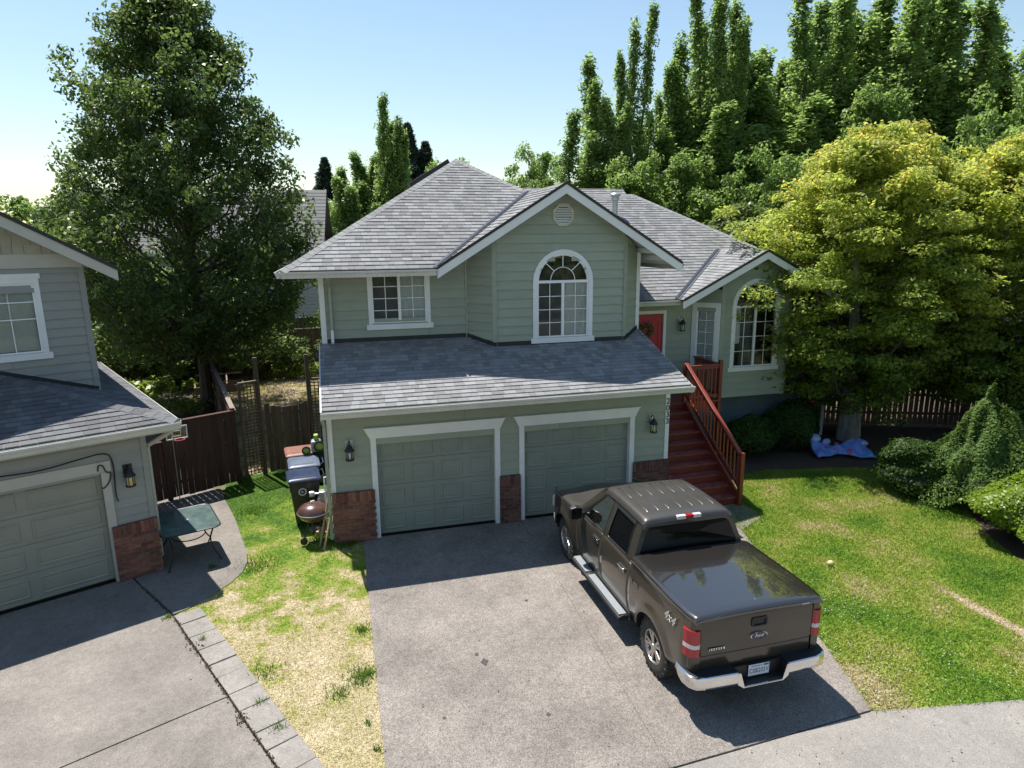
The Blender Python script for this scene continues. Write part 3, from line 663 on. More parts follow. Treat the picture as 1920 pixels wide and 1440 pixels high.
# garage front
D1, D2, DW, DH = .914, 3.995, 2.44, 2.13
siding(gw, F0, 0.0, 2.86, lambda z: (0.0,7.38), SAGE, [rect_op(D1-.03,D1+DW+.03,0,DH), rect_op(D2-.03,D2+DW+.03,0,DH)])
for d_ in (D1, D2): garage_door(H, F0, d_, d_+DW, DH, WHITE, SAGED)
for (a, b_, sd) in ((-.0,D1-.075,1),(D1+DW+.085,D2-.095,2),(D2+DW+.085,7.40,3)): bricks(H, F0, a, b_, 1.07, .13, BRICKD if sd > 1 else BRICK, seed=sd)
for (a, b_) in ((-.012,.085),(7.295,7.392)):
    q = MB(); q.box(a,-.04,(1.075 if a > 1 else 1.075),b_,.06,2.84); q.build('corner_board', WHITE, H)
q = MB(); q.box(-.02,-.86,2.80,7.38,.02,2.83); q.build('garage_soffit', WHITE, H)
# side walls
siding(gw, fr((0,1.70,0), R(-90)), 0.0, 3.0, lambda z: (0,1.70), SAGE)
siding(gw, fr((0,9.5,0), R(-90)), 0.0, 5.4, lambda z: (0,7.8), SAGE)
siding(gw, fr((7.38,0,0), R(90)), 0.0, 2.9, lambda z: (0,3.4), SAGE)
siding(uw, fr((XR,YU,0), R(90)), 3.6, 5.5, lambda z: (0,5.0), SAGE)
# upper front: left wall, angled bay sides, bay front with gable
def uf_left(z): return (0.0, 3.17) if z < EZ-.03 else (min(3.16, 2.45+(z-EZ+.03)/S), 3.17)
siding(uw, FU, 3.72, 5.80, uf_left, SAGE, [rect_op(1.04,2.30,4.18,5.40)])
siding(uw, fr((3.17,YU,0), R(-45)), 3.6, 6.0, lambda z: (max(0,(z-5.84)/S*1.414), .707), SAGE)
siding(uw, FB, 3.5, GZ-.14, lambda z: (max(3.67, GX-(GZ-.10-z)/S), min(6.81, GX+(GZ-.10-z)/S)), SAGE, [arch_op(5.28,.67,3.6,5.05)])
siding(uw, fr((6.81,YB,0), R(45)), 3.6, 6.0, lambda z: (0, min(.75, .75-(z-5.72)/S*1.414) if z > 5.72 else .75), SAGE)
for (x, y, a, m_) in ((3.70,YB,R(-22),SAGE2),(6.78,YB,R(22),SAGE2)):
    q = MB(fr((x,y,0), a)); q.box(-.05,-.036,3.55,.05,.05,6.02); q.build('corner_board', m_, H)
q = MB(); q.box(3.135,YU-.045,3.72,3.175,YU+.02,5.84); q.build('inside_corner', SAGE2, H)
q = MB(); q.box(-.012,YU-.04,3.72,.095,YU+.06,5.36); q.build('corner_board', WHITE, H)
q = MB(); q.box(XR-.055,YU-.045,3.78,XR+.035,YU+.05,5.66); q.build('corner_board', WHITE, H)
window(H, FU, 1.075, 2.265, 4.20, 5.30, trim=.08, cols=(2,2), rows=4, back=('screen','curtain'))
window(H, FB, 4.67, 5.89, 3.80, 5.05, trim=.10, cols=(2,2), rows=4, back=('screen','curtain'), arch=True)
# octagonal gable vent
vt = MB(FB); oc = lambda r_: [(5.27+r_*math.cos(R(22.5+45*i)), 6.50+r_*math.sin(R(22.5+45*i))) for i in range(8)]
ring(vt, oc(.26), oc(.205), -.045, .0); vt = vt.build('gable_vent', CREAM, H)
q = MB(FB); q.add([(u,-.014,z) for u, z in oc(.22)], [tuple(range(8))]); q.build('backing', DARKIN, vt)
for i in range(8):
    z = 6.32+i*.052; hw = min(.19, .205-max(0, abs(z-6.5)-.085)*1.0); q = MB(FB); q.obox((5.27,-.03,z), (hw,0,0), (0,.012,.014), (0,-.003,.0025)); q.build('louver', WHITE, vt)
# ---- roofs
GRO = MB(); GRO.box(-.05,YU-.6,3.2,7.38,YU+.02,3.3); groof = GRO.build('garage_roof', DARKIN, H)
gz = lambda y: 2.97+.334*(y+.9)
gp = [(-.06,-.9,gz(-.9)),(7.40,-.9,gz(-.9)),(7.40,1.72,gz(1.72)),(-.06,1.72,gz(1.72))]
roof_plane(groof, gp, (1,0,0), SHING, .145, single=300, seed=5)
gutter(H, (-.08,-.9,2.955), (7.43,-.9,2.955), (0,-1,0))
for x in (-.062,7.40): fascia(H, (x,-.9,gz(-.9)), (x,1.72,gz(1.72)), .16, -.025 if x < 0 else .025, WHITE, 'rake_board', -.01)
# flashing along the wall base
for (p_, q_) in (((.10,YU-.03),(3.16,YU-.03)),((3.16,YU-.04),(3.66,YB-.04)),((3.66,YB-.04),(6.82,YB-.04)),((6.82,YB-.04),(7.36,YU-.03))):
    q = MB(); q.bar((p_[0],p_[1],gz(p_[1])+.045), (q_[0],q_[1],gz(q_[1])+.045), .02, .10); q.build('wall_flashing', DRIP, groof)
MRO = MB(); MRO.box(.2,2.3,5.36,7.1,9.2,5.42); mroof = MRO.build('main_roof', DARKIN, H)
A = (EX0,EY,EZ); P = (PX,PY,PZ); Q = (GX,QY,GZ); Vv = (2.40,EY,EZ); G = (GX,EY,GZ); RR = (EX1,EY,EZ)
RB = (PX,10.0,PZ); R2 = (EX1,10.0,EZ); A2 = (EX0,10.0,EZ); Qr = (EX1,QY,EZ)
roof_plane(mroof, [A,Vv,Q,P], (1,0,0), SHING, .145, seed=21)
roof_plane(mroof, [Vv,G,Q], (0,1,0), SHING, .145, seed=22)
roof_plane(mroof, [G,RR,Qr,Q], (0,1,0), SHING, .145, seed=23)
roof_plane(mroof, [Q,Qr,R2,RB,P], (0,1,0), SHING, .145, seed=24)
roof_plane(mroof, [A,P,RB,A2], (0,1,0), SHING, .145, seed=25)
nf = V((0,-S,1)); nl = V((-S,0,1)); nr = V((S,0,1)); nb_ = V((0,S,1))
ridge_caps(mroof, A, P, SHINGCAP, n1=nf, n2=nl); ridge_caps(mroof, Q, P, SHINGCAP, n1=nf, n2=nr); ridge_caps(mroof, P, RB, SHINGCAP, n1=nl, n2=nr); ridge_caps(mroof, G, Q, SHINGCAP, n1=nl, n2=nr)
def valley(parent, p, q, w_, e1, e2, lift=.03):
    p, q = V(p), V(q); u = V((0,0,lift)); mb = MB(); e1, e2 = V(e1)*w_, V(e2)*w_
    mb.add([p+e1+u*1.1, p+u*.9, p+e2+u*1.1, q+e1+u*1.1, q+u*.9, q+e2+u*1.1], [(0,1,4,3),(1,2,5,4)]); mb.prism([p+u*1.2+e1*.06, p+u*1.9, p+u*1.2+e2*.06], q-p); return mb.build('valley_flashing', VALLEY, parent)
valley(mroof, Vv, Q, .10, (-1,0,0), (0,-1,-0))
gutter(H, (EX0-.02,EY,EZ-.02), (2.37,EY,EZ-.02), (0,-1,0)); gutter(H, (EX0,10,EZ-.02), (EX0,EY-.1,EZ-.02), (-1,0,0)); gutter(H, (EX1,1.0,EZ-.02), (EX1,10,EZ-.02), (1,0,0))
q = MB(); q.prism([(EX0,EY,EZ-.12),(2.4,EY,EZ-.12),(2.4,YU,EZ-.1),(EX0,YU,EZ-.1)], (0,0,-.012)); q.build('soffit', WHITE, H, fixn=True)
q = MB(); q.prism([(EX0,YU,EZ-.12),(0,YU,EZ-.1),(0,9.9,EZ-.1),(EX0,9.9,EZ-.12)], (0,0,-.012)); q.build('soffit', WHITE, H, fixn=True)
def rake(p, q_, m=WHITE, h=.19, out=-.03):
    fascia(H, p, q_, h, abs(out), m, 'rake_board', -.02); o = MB(); p2, q2 = V(p), V(q_); d = V((0,-.045,0)); o.prism([p2+V((0,0,.045)), q2+V((0,0,.045)), q2+V((0,0,-.022)), p2+V((0,0,-.022))], d); o.build('drip_edge', DRIP, H, fixn=True)
ex = lambda a, b_, t: tuple(V(a)+(V(b_)-V(a))*t)
rake(ex(G,Vv,1.0), G); rake(G, ex(G,RR,1.0))
for z_, yy in ((5.9,.95),):   # lookout rafters under the right eave of the gable
    for x in (7.35,7.62): q = MB(); q.box(x-.03,EY+.05,EZ+S*(EX1-x)-.2,x+.03,YU+.3,EZ+S*(EX1-x)-.09); q.build('lookout', WHITE, H)
# box vents on the left slope near the ridge
for i in range(4):
    xx = 3.33-.30*i; q = MB(Matrix.Translation((xx,xx+1.57+.42,EZ+S*(xx-EX0)+.10)) @ Matrix.Rotation(-math.atan(S), 4, 'Y')); q.box(-.15,-.2,-.10,.15,.2,.045); q.build('roof_vent', DRIP, mroof, bevel=.01)
# downspouts
def downspout(pts, m=WHITE, r_=(.05,.035), name='downspout'):
    o = MB()
    for i in range(len(pts)-1): o.bar(pts[i], pts[i+1], r_[0]*1.2, r_[1]*1.6, (0,1,0))
    return o.build(name, m, H, bevel=.006)
downspout([(.20,EY-.05,EZ-.13),(.21,YU-.12,EZ-.35),(.21,YU-.08,EZ-.45),(.21,YU-.08,4.1)], SAGE2); downspout([(.21,YU-.08,4.12),(.21,YU-.12,3.95),(.21,YU-.22,3.86)], WHITE, name='downspout_shoe')
downspout([(-.06,-.92,2.83),(-.06,-.7,2.72),(-.06,-.08,2.5),(-.06,-.06,2.2),(-.06,-.06,.1)], SAGE2)
# house number
for i, ch in enumerate('2033'):
    text_obj('number_digit', ch, .19, BLACKM, H, Matrix.Translation((7.345,-.046,2.42-.155*i)) @ UPR, .004)
# ---- entry wing
WY = 3.40; EVY = 2.75; EVZ = 4.40; WS = .609; RYW = 7.65; RZW = EVZ+WS*(RYW-EVY); RXW = 10.0; CX = 11.47; BY = 2.82; RKY = 2.45; GZ2 = 5.63; VTY = EVY+(GZ2-EVZ)/WS; WR = RXW+(RYW-EVY)
FW = fr((0,WY,0)); FBY = fr((0,BY,0))
siding(ww, FW, 1.8, 4.36, lambda z: (7.38,9.85), SAGE, [rect_op(8.04,8.99,1.9,4.0)])
siding(ww, FW, 0.02, 1.62, lambda z: (9.9,14.5), BLUEGREY); siding(ww, FW, 1.62, 4.36, lambda z: (13.13,14.5), SAGE)
siding(ww, fr((9.85,WY,0), R(-45)), 1.62, 4.62, lambda z: (0,.82), SAGE, [rect_op(.13,.69,2.4,4.16)])
siding(ww, FBY, 1.62, GZ2-.14, lambda z: (max(10.43, CX-(GZ2-.08-z)/.508), min(12.55, CX+(GZ2-.08-z)/.508)), SAGE, [arch_op(11.49,.72,2.3,4.13)])
siding(ww, fr((12.55,BY,0), R(45)), 1.62, 4.62, lambda z: (0,.82), SAGE)
siding(ww, fr((14.5,WY,0), R(90)), .02, 4.3, lambda z: (0,5.0), SAGE)
q = MB(); q.prism([(9.85,WY,1.60),(10.43,BY,1.60),(12.55,BY,1.60),(13.13,WY,1.60)], (0,0,.025)); q.build('bay_floor', BLUEGREY, H, fixn=True)
for (x, a, m_) in ((10.46,R(-22),SAGE2),(12.52,R(22),SAGE2)):
    q = MB(fr((x,BY,0), a)); q.box(-.05,-.036,1.60,.05,.05,4.85); q.build('corner_board', m_, H)
q = MB(); q.box(14.42,WY-.04,.02,14.52,WY+.05,4.3); q.build('corner_board', WHITE, H)
window(H, fr((9.85,WY,0), R(-45)), .155, .665, 2.42, 4.12, trim=.13, cols=(2,), rows=5, back=('blind',), single=True, sill=False)
window(H, FBY, 10.83, 12.15, 2.46, 4.13, trim=.10, cols=(2,2), rows=4, back=(None,None), arch=True)
for (u0_, u1_, z0_, z1_) in ((10.88,11.10,3.1,4.08),(11.12,11.47,2.5,4.05)):    # shade and inner curtain behind the arched window
    q = MB(); q.box(u0_,BY+.12,z0_,u1_,BY+.13,z1_); q.build('window_shade', CURTAIN if u0_ < 11 else SCREEN, H)
fd = MB(FW); fd.box(8.06,.02,1.92,8.97,.07,3.95); fd = fd.build('front_door', REDDOOR, H)
for (a, b_, z0_, z1_) in ((8.16,8.47,2.1,2.75),(8.56,8.87,2.1,2.75),(8.16,8.47,2.9,3.8),(8.56,8.87,2.9,3.8)):
    q = MB(FW); ring(q, rect_loop(a,b_,z0_,z1_), rect_loop(a+.03,b_-.03,z0_+.03,z1_-.03), .005, .03); q.build('door_panel', REDDOOR, fd)
q = MB(FW); q.tube([(8.14,.02,2.95),(8.14,-.03,2.95),(8.20,-.03,2.95)], .014, 8); q.build('handle', STEEL, fd)
q = MB(FW); ring(q, rect_loop(7.97,9.06,1.86,4.06), rect_loop(8.05,8.98,1.90,3.97), -.04, .08); q.build('door_casing', WHITE, fd)
# wing roof
WRO = MB(); WRO.box(7.6,4.0,4.3,14.0,10.4,4.36); wroof = WRO.build('entry_roof', DARKIN, H)
wz = lambda y: EVZ+WS*(y-EVY)
VT = (CX,VTY,GZ2); hp = RYW-(CX-RXW)
W2 = (CX-(GZ2-EVZ)/.508, EVY, EVZ); W3 = (CX+(GZ2-EVZ)/.508, EVY, EVZ)
roof_plane(wroof, [(7.40,EVY,EVZ),W2,VT,(CX,hp,wz(hp)),(RXW,RYW,RZW),(4.88,RYW,RZW)], (1,0,0), SHING, .145, seed=31)
roof_plane(wroof, [VT,W3,(WR,EVY,EVZ),(CX,hp,wz(hp))], (1,0,0), SHING, .145, seed=32)
roof_plane(wroof, [(WR,EVY,EVZ),(WR,12.5,EVZ),(RXW,RYW,RZW)], (0,1,0), SHING, .145, seed=33)
roof_plane(wroof, [(4.88,RYW,RZW),(RXW,RYW,RZW),(WR,12.55,EVZ),(4.88,12.55,EVZ)], (1,0,0), SHING, .145, seed=34)
gl_ = CX-W2[0]
roof_plane(wroof, [(W2[0],RKY,EVZ),(CX,RKY,GZ2),VT,W2], (0,1,0), SHING, .145, seed=35)
roof_plane(wroof, [(CX,RKY,GZ2),(W3[0],RKY,EVZ),W3,VT], (0,1,0), SHING, .145, seed=36)
ridge_caps(wroof, (WR,EVY,EVZ), (RXW,RYW,RZW), SHINGCAP, n1=(0,-WS,1), n2=(WS,0,1)); ridge_caps(wroof, (CX,RKY,GZ2), VT, SHINGCAP, n1=(-.5,0,1), n2=(.5,0,1)); ridge_caps(wroof, (6,RYW,RZW), (RXW,RYW,RZW), SHINGCAP, n1=(0,-WS,1), n2=(0,WS,1))
valley(wroof, W2, VT, .11, (-1,0,0), (0,-1,0))
roof_plane(wroof, [(6.6,8.2,6.95),(10.45,8.2,6.95),(10.45,9.5,7.70),(6.6,9.5,7.70)], (1,0,0), SHING, .145, seed=37)
roof_plane(wroof, [(6.6,10.8,6.95),(10.45,10.8,6.95),(10.45,9.5,7.70),(6.6,9.5,7.70)], (1,0,0), SHING, .145, seed=38)
q = MB(); q.prism([(10.36,8.3,6.9),(10.36,10.7,6.9),(10.36,9.5,7.64)], (.06,0,0)); q.build('rear_gable', WHITE, wroof, fixn=True)
gutter(H, (7.40,EVY,EVZ-.02), (W2[0]+.03,EVY,EVZ-.02), (0,-1,0)); gutter(H, (W3[0],EVY,EVZ-.02), (WR,EVY,EVZ-.02), (0,-1,0))
q = MB(); q.box(7.40,EVY+.02,EVZ-.13,9.3,WY,EVZ-.11); q.build('soffit', WHITE, H)
rake((W2[0],RKY,EVZ), (CX,RKY,GZ2)); rake((CX,RKY,GZ2), (W3[0],RKY,EVZ))
vp = MB(); vp.lathe([(.085,-.35),(.085,.42),(.085,.42)], 18, (8.85,6.5,6.72)); vp = vp.build('vent_pipe', STEEL, H)
q = MB(); q.lathe([(.10,.40),(.125,.41),(.125,.50),(.105,.51),(.105,.53),(.155,.54),(.16,.60),(.11,.64),(.001,.655)], 20, (8.85,6.5,6.72)); q.build('pipe_cap', STEEL, vp)
# lanterns, wreath
lantern('wall_lantern', 'black carriage lantern beside the left garage door of the green house', (.39,-.026,1.98), 0)
lantern('wall_lantern', 'black carriage lantern between the right garage door and the house number', (6.95,-.026,1.98), 0)
lantern('wall_lantern', 'black carriage lantern beside the red front door', (9.50,WY-.026,3.70), 0)
wr = thing('door_wreath', 'round wreath of dried flowers hanging on the red front door', 'wreath', (8.46,WY-.02,3.52))
WREATH = leafmat('wreath_leaf', (.05,.06,.02), (.35,.26,.12), .1, top=(.35,.06,.03))
n_ = 700; a_ = rng.uniform(0,6.28,n_); rad = rng.normal(.165,.035,n_); cc = np.c_[rad*np.cos(a_), rng.normal(-.03,.02,n_), rad*np.sin(a_)]
d1 = rng.normal(0,1,(n_,3)); d1 /= np.linalg.norm(d1,axis=1)[:,None]; d2 = np.cross(d1, rng.normal(0,1,(n_,3))); d2 /= np.linalg.norm(d2,axis=1)[:,None]; s_ = .028
arr_mesh('foliage', np.stack([cc-d1*s_, cc+d2*s_*.6, cc+d1*s_, cc-d2*s_*.6],1).reshape(-1,3), 4, WREATH, wr)
q = MB(); q.tube([(.16*math.cos(t),.0,.16*math.sin(t)) for t in np.linspace(0,6.28,25)], .02, 6); q.build('wreath_ring', BARK, wr)
# ---- front stairs
ST = thing('front_stairs', 'red stained wooden stairs with railing climbing to the front door', 'stairs', (8.2,-.55,0))
sx0, sx1 = 7.43-8.2, 8.89-8.2; RS, TD = .18, .28
for i in range(10):
    y = TD*i
    q = MB(); q.box(sx0, y, RS*i+.004, sx1, y+.025, RS*(i+1)-.04); q.build('riser', STAIN, ST)
    if i < 9:
        for (ya, yb) in ((-.03,.125),(.133,.285)):
            q = MB(); q.box(sx0, y+ya, RS*(i+1)-.04, sx1, y+yb, RS*(i+1)); q.build('tread', TREADM, ST, bevel=.008)
ly = TD*9
for j in range(10): q = MB(); q.box(sx0, ly-.03+.142*j, 1.76, 9.95-8.2, ly+.105+.142*j, 1.80); q.build('deck_board', TREADM, ST)
for x in (sx0-.0, sx1): q = MB(); q.prism([(x,-.05,.01),(x,.18,.0),(x,ly+.1,1.5),(x,ly+.1,1.82),(x,ly-.1,1.82),(x,-.05,.27)], (.045,0,0)); q.build('stringer', STAIN, ST, fixn=True)
rx = sx1+.045
def post(x, y, z0_, z1_): q = MB(); q.box(x-.048,y-.048,z0_,x+.048,y+.048,z1_); q.build('post', STAIN, ST, bevel=.008)
post(rx, -.07, 0, 1.24); post(rx, ly+.03, 0, 2.82); post(9.95-8.2, ly+.03, 0, 2.86)
z_r = lambda y: 1.18+(y+.05)*.643
q = MB(); q.bar((rx,-.03,z_r(-.03)), (rx,ly,z_r(ly)), .10, .045); q.build('handrail', STAIN, ST, bevel=.012)
q = MB(); q.bar((rx,-.03,z_r(-.03)-.06), (rx,ly,z_r(ly)-.06), .04, .07); q.build('top_rail', STAIN, ST)
q = MB(); q.bar((rx,-.03,z_r(-.03)-.78), (rx,ly,z_r(ly)-.78), .04, .08); q.build('bottom_rail', STAIN, ST)
for j in range(17):
    y = .07+(ly-.12)*j/16.0; q = MB(); q.box(rx-.018,y-.018,z_r(y)-.79,rx+.018,y+.018,z_r(y)-.05); q.build('baluster', STAIN, ST)
def flat_rail(p, q_, n):
    for (z, w_, h_) in ((2.74,.10,.04),(2.68,.04,.08),(1.92,.04,.08)):
        q = MB(); q.bar((*p,z), (*q_,z), w_, h_); q.build('landing_rail', STAIN, ST, bevel=.006)
    for j in range(n):
        t = (j+.6)/(n+.2); x = p[0]+(q_[0]-p[0])*t; y = p[1]+(q_[1]-p[1])*t; q = MB(); q.box(x-.018,y-.018,1.9,x+.018,y+.018,2.67); q.build('baluster', STAIN, ST)
flat_rail((rx+.05,ly+.03), (9.95-8.2-.05,ly+.03), 7); flat_rail((9.95-8.2,ly+.09), (9.95-8.2,ly+1.35), 9)
q = MB(); q.box(rx,ly+.06,1.6,9.95-8.2,ly+.1,1.76); q.build('rim_joist', STAIN, ST)
# ================================================================== NEIGHBOUR HOUSE (local u along its front, v inward)
NA = R(25.2)
NH = thing('taupe_house', 'taupe lap sided house with single garage seen at its front corner', 'house', (-3.17,-.19,0), NA)
q = MB(); q.box(-6.5,.34,0,-.14,2.3,2.5); ng = q.build('garage_wall', DARKIN, NH)
q = MB(); q.box(-7,2.4,2.4,-.45,9,5.3); nu = q.build('upper_wall', ROOMIN, NH)
ND0, ND1 = -.74-4.6, -.74; I4 = Matrix.Identity(4)
siding(ng, I4, 0, 2.62, lambda z: (-6.6,.0), TAUPE, [rect_op(ND0-.02,ND1+.02,0,2.09)], .17)
siding(ng, fr((0,0,0), R(90)), 0, 2.62, lambda z: (0,9.0), TAUPE, (), .17)
garage_door(NH, I4, ND0, ND1, 2.08, BEIGET, TAUPED, .13, header=False)
q = MB(); q.box(ND0-.2,-.05,2.085,ND1+.16,.0,2.27); q.build('header_trim', BEIGET, NH); 
q = MB(); q.box(ND0,.0,2.06,ND1,.13,2.10); q.build('head_jamb', BEIGET, NH)
bricks(NH, I4, -.70, .03, 1.05, .13, BRICK, seed=9)
q = MB(); q.box(-.08,-.04,1.055,.012,.06,2.66); q.build('corner_board', TAUPE, NH)
# garage hip roof
ns = .34; ev = -.45; eu = .48; ez = 2.88; nz = lambda d: ez+ns*d
q = MB(); q.box(-6.4,.4,2.5,-.3,2.2,2.56); nroof = q.build('garage_roof', DARKIN, NH)
hv = 2.75   # hip runs to v=2.3
roof_plane(nroof, [(-7,ev,ez),(eu,ev,ez),(eu-hv,ev+hv,nz(hv)),(-7,ev+hv,nz(hv))], (1,0,0), SHINGD, .15, seed=51)
roof_plane(nroof, [(eu,ev,ez),(eu,7.5,ez),(eu-hv,7.5,nz(hv)),(eu-hv,ev+hv,nz(hv))], (0,1,0), SHINGD, .15, seed=52)
ridge_caps(nroof, (eu,ev,ez), (eu-hv,ev+hv,nz(hv)), SHINGD, .2, n1=(0,-ns,1), n2=(ns,0,1))
gutter(NH, (-7,ev,ez-.015), (eu+.03,ev,ez-.015), (0,-1,0)); gutter(NH, (eu,ev-.03,ez-.015), (eu,7.5,ez-.015), (1,0,0), wd=.06)
q = MB(); q.box(-6.6,ev,2.70,eu-.0,.02,2.72); q.build('soffit', BEIGET, NH); q = MB(); q.box(.0,.02,2.70,eu,7.4,2.72); q.build('soffit', BEIGET, NH)
q = MB(); q.tube([(.42,-.40,2.76),(.36,-.32,2.66),(.10,-.06,2.45),(.05,.10,2.35),(.05,.12,.2)], .04, 8); q.build('downspout', BEIGET, NH)
# upper wall with gable
VU = 2.0; FN = fr((0,VU,0)); rk = lambda u: 5.50+.60*(.20-u)
siding(nu, FN, 2.9, 5.55, lambda z: (-4.5,-.30), TAUPE, [rect_op(-2.75,-1.02,3.9,5.25)], .17)
siding(nu, fr((-.30,VU,0), R(90)), 2.9, 5.6, lambda z: (0,6), TAUPE, (), .17)
q = MB(FN); q.box(-4.5,-.045,5.55,-.30,.0,5.80); q.build('frieze_band', BEIGET, NH)
q = MB(FN); q.box(-.385,-.04,2.9,-.285,.05,5.56); q.build('corner_board', TAUPE, NH)
rr = random.Random(4); SHAKE = mat('taupe_shake', (.36,.34,.27), .7, .08, 4, .2, rnd=.08)
for i in range(9):       # shake siding in the gable
    z = 5.80+.16*i; u = -.36-.01
    lim = .20-(z+.02-5.50+.14)/.60
    u = lim
    while u > -4.2:
        w_ = rr.uniform(.14,.27); a = max(-4.2,u-w_); q = MB(FN); q.box(a+.003,-.03-rr.uniform(0,.004),z+rr.uniform(-.004,.004),u-.003,.01,z+.165); q.build('shake', SHAKE, nu); u -= w_
q = MB(FN); q.prism([(-4.4,.02,5.5),(-.3,.02,5.5),(-.4,.02,5.75),(-4.4,.02,8.1)], (0,.02,0)); q.build('gable_backing', TAUPE, NH, fixn=True)
vr = VU-.45; q = MB(); q.box(-4.4,2.5,5.3,-.6,8.8,5.36); nroof2 = q.build('upper_roof', DARKIN, NH)
roof_plane(nroof2, [(.20,vr,5.50),(.20,9,5.50),(-4.2,9,rk(-4.2)),(-4.2,vr,rk(-4.2))], (0,1,0), SHINGD, .15, seed=55)
fascia(NH, (.20,vr,5.50), (-4.2,vr,rk(-4.2)), .2, -.03, BEIGET, 'rake_board', -.02)
q = MB(); q.prism([(.22,vr-.05,5.54),(-4.2,vr-.05,rk(-4.2)+.055),(-4.2,vr-.05,rk(-4.2)-.025),(.22,vr-.05,5.465)], (0,.05,0)); q.build('drip_edge', DRIP, NH, fixn=True)
window(NH, FN, -2.72, -1.10, 4.0, 5.28, trim=.085, cols=(2,2), rows=1, back=('blind','blind'), trimmat=WHITE, head=True)
# top-half grille of the neighbour window
q = MB(FN); 
for (l, r) in ((-2.68,-1.94),(-1.88,-1.14)): q.box(l,.003,4.62,r,.013,4.64); q.box(l,.0035,4.93,r,.0125,4.95); q.box((l+r)/2-.008,.004,4.64,(l+r)/2+.008,.014,5.24)
q.build('grille', VINYL, NH)
q = MB(); q.prism([(0,0,0)], (0,0,0)) if False else None
for (p_, q_) in (((-4.5,VU-.03),(-.32,VU-.03)),):
    q = MB(); q.bar((-2.6,VU-.03,nz(eu+2.6)+.03), (-.32,VU-.03,nz(eu+.32)+.03), .02, .1); q.build('wall_flashing', DRIP, NH)
cM = Matrix.Translation((-3.17,-.19,0)) @ Matrix.Rotation(NA, 4, 'Z')
lp = cM @ V((-.33,-.026,1.98)); lantern('wall_lantern', 'lantern with amber panes on the taupe garage wall', lp, NA, clear=False)
# loose black cable hanging over the neighbour's garage header
cb = MB(); pts = [(-4.6,-.07,2.33),(-3.4,-.07,2.31),(-2.4,-.07,2.36),(-1.6,-.07,2.33),(-1.0,-.08,2.40),(-.72,-.07,2.42),(-.58,-.06,2.36),(-.54,-.05,2.15),(-.55,-.05,1.9),(-.56,-.05,1.62),(-.54,-.06,1.5)]
def smooth(pts, n=8):
    P_ = [V(p) for p in pts]; out = []
    for i in range(len(P_)-1):
        p0_, p1_, p2_, p3_ = P_[max(i-1,0)], P_[i], P_[i+1], P_[min(i+2,len(P_)-1)]
        for k_ in range(n):
            t = k_/n; out.append(.5*((2*p1_)+(-p0_+p2_)*t+(2*p0_-5*p1_+4*p2_-p3_)*t*t+(-p0_+3*p1_-3*p2_+p3_)*t**3))
    return out+[P_[-1]]
cb.tube([cM @ p for p in smooth(pts)], .012, 6)
cb.tube([cM @ p for p in smooth([(-.78,-.07,2.12),(-.76,-.08,2.22),(-.70,-.08,2.2),(-.66,-.07,2.08),(-.60,-.07,2.05),(-.63,-.06,1.9),(-.72,-.06,1.8),(-.76,-.06,1.82)])], .011, 6)
tag(cb.build('loose_cable', BLACKM), 'black cable drooping along the beige garage header of the taupe house', 'cable')
# ================================================================== PICKUP TRUCK (local: x right, y forward)
PAINT = mat('dark_bronze_paint', (.045,.037,.027), .34, .06, 90, metal=.35, coat=.85, coatr=.06, big=.05, spec=.5)
PAINTD = mat('dusty_roof_paint', (.050,.045,.039), .42, .1, 5, metal=.3, coat=.55, coatr=.14, big=.12, bigsc=2)
TRIMB = mat('black_trim', (.011,.012,.014), .5)
RUBBER = mat('tyre_rubber', (.035,.034,.032), .85, .3, 8, .3)
RIMM = mat('machined_alloy', (.52,.50,.47), .32, .08, 6, metal=.9)
CHROME = mat('chrome', (.72,.72,.72), .1, .03, 4, metal=1.0)
TINT = mat('privacy_glass', (.003,.003,.004), .04, 0, 3, spec=.28)
REDL = mat('red_lens', (.36,.008,.012), .12, .1, 20, coat=.5); CLEARL = mat('clear_lens', (.62,.58,.57), .15, .08, 30, coat=.4)
CLOTH = mat('pale_seat_cloth', (.26,.25,.21), .85, .1, 8)
PADM = mat('bumper_step_pad', (.012,.014,.018), .55, .1, 40, .4, 60)
STEPM = mat('step_bar_grey', (.22,.24,.26), .5, .12, 30, .3, 90)
PLATEM = mat('plate_white', (.62,.68,.75), .4, .05, 5); PLATEB = mat('plate_blue', (.012,.02,.10), .5); EMB = mat('emblem_blue', (.008,.016,.06), .2, .05, 5, coat=.6); GREENP = mat('sticker_green', (.03,.18,.15), .5)
DECAL = mat('decal_silver', (.42,.42,.38), .4)
TK = thing('pickup_truck', 'dark bronze crew cab pickup with hard bed cover parked on the driveway', 'truck', (5.21,-3.715,0))
AX, RA, ZC = 1.785, .475, .41
def xs(z):
    T = [(.36,.90),(.45,.945),(.55,.972),(.70,.992),(.85,1.0),(1.0,.994),(1.12,.978),(1.22,.952),(1.30,.935),(1.40,.93)]
    for (a, b_), (c_, d_) in zip(T, T[1:]):
        if z <= c_: return b_+(d_-b_)*max(0,(z-a))/(c_-a)
    return T[-1][1]
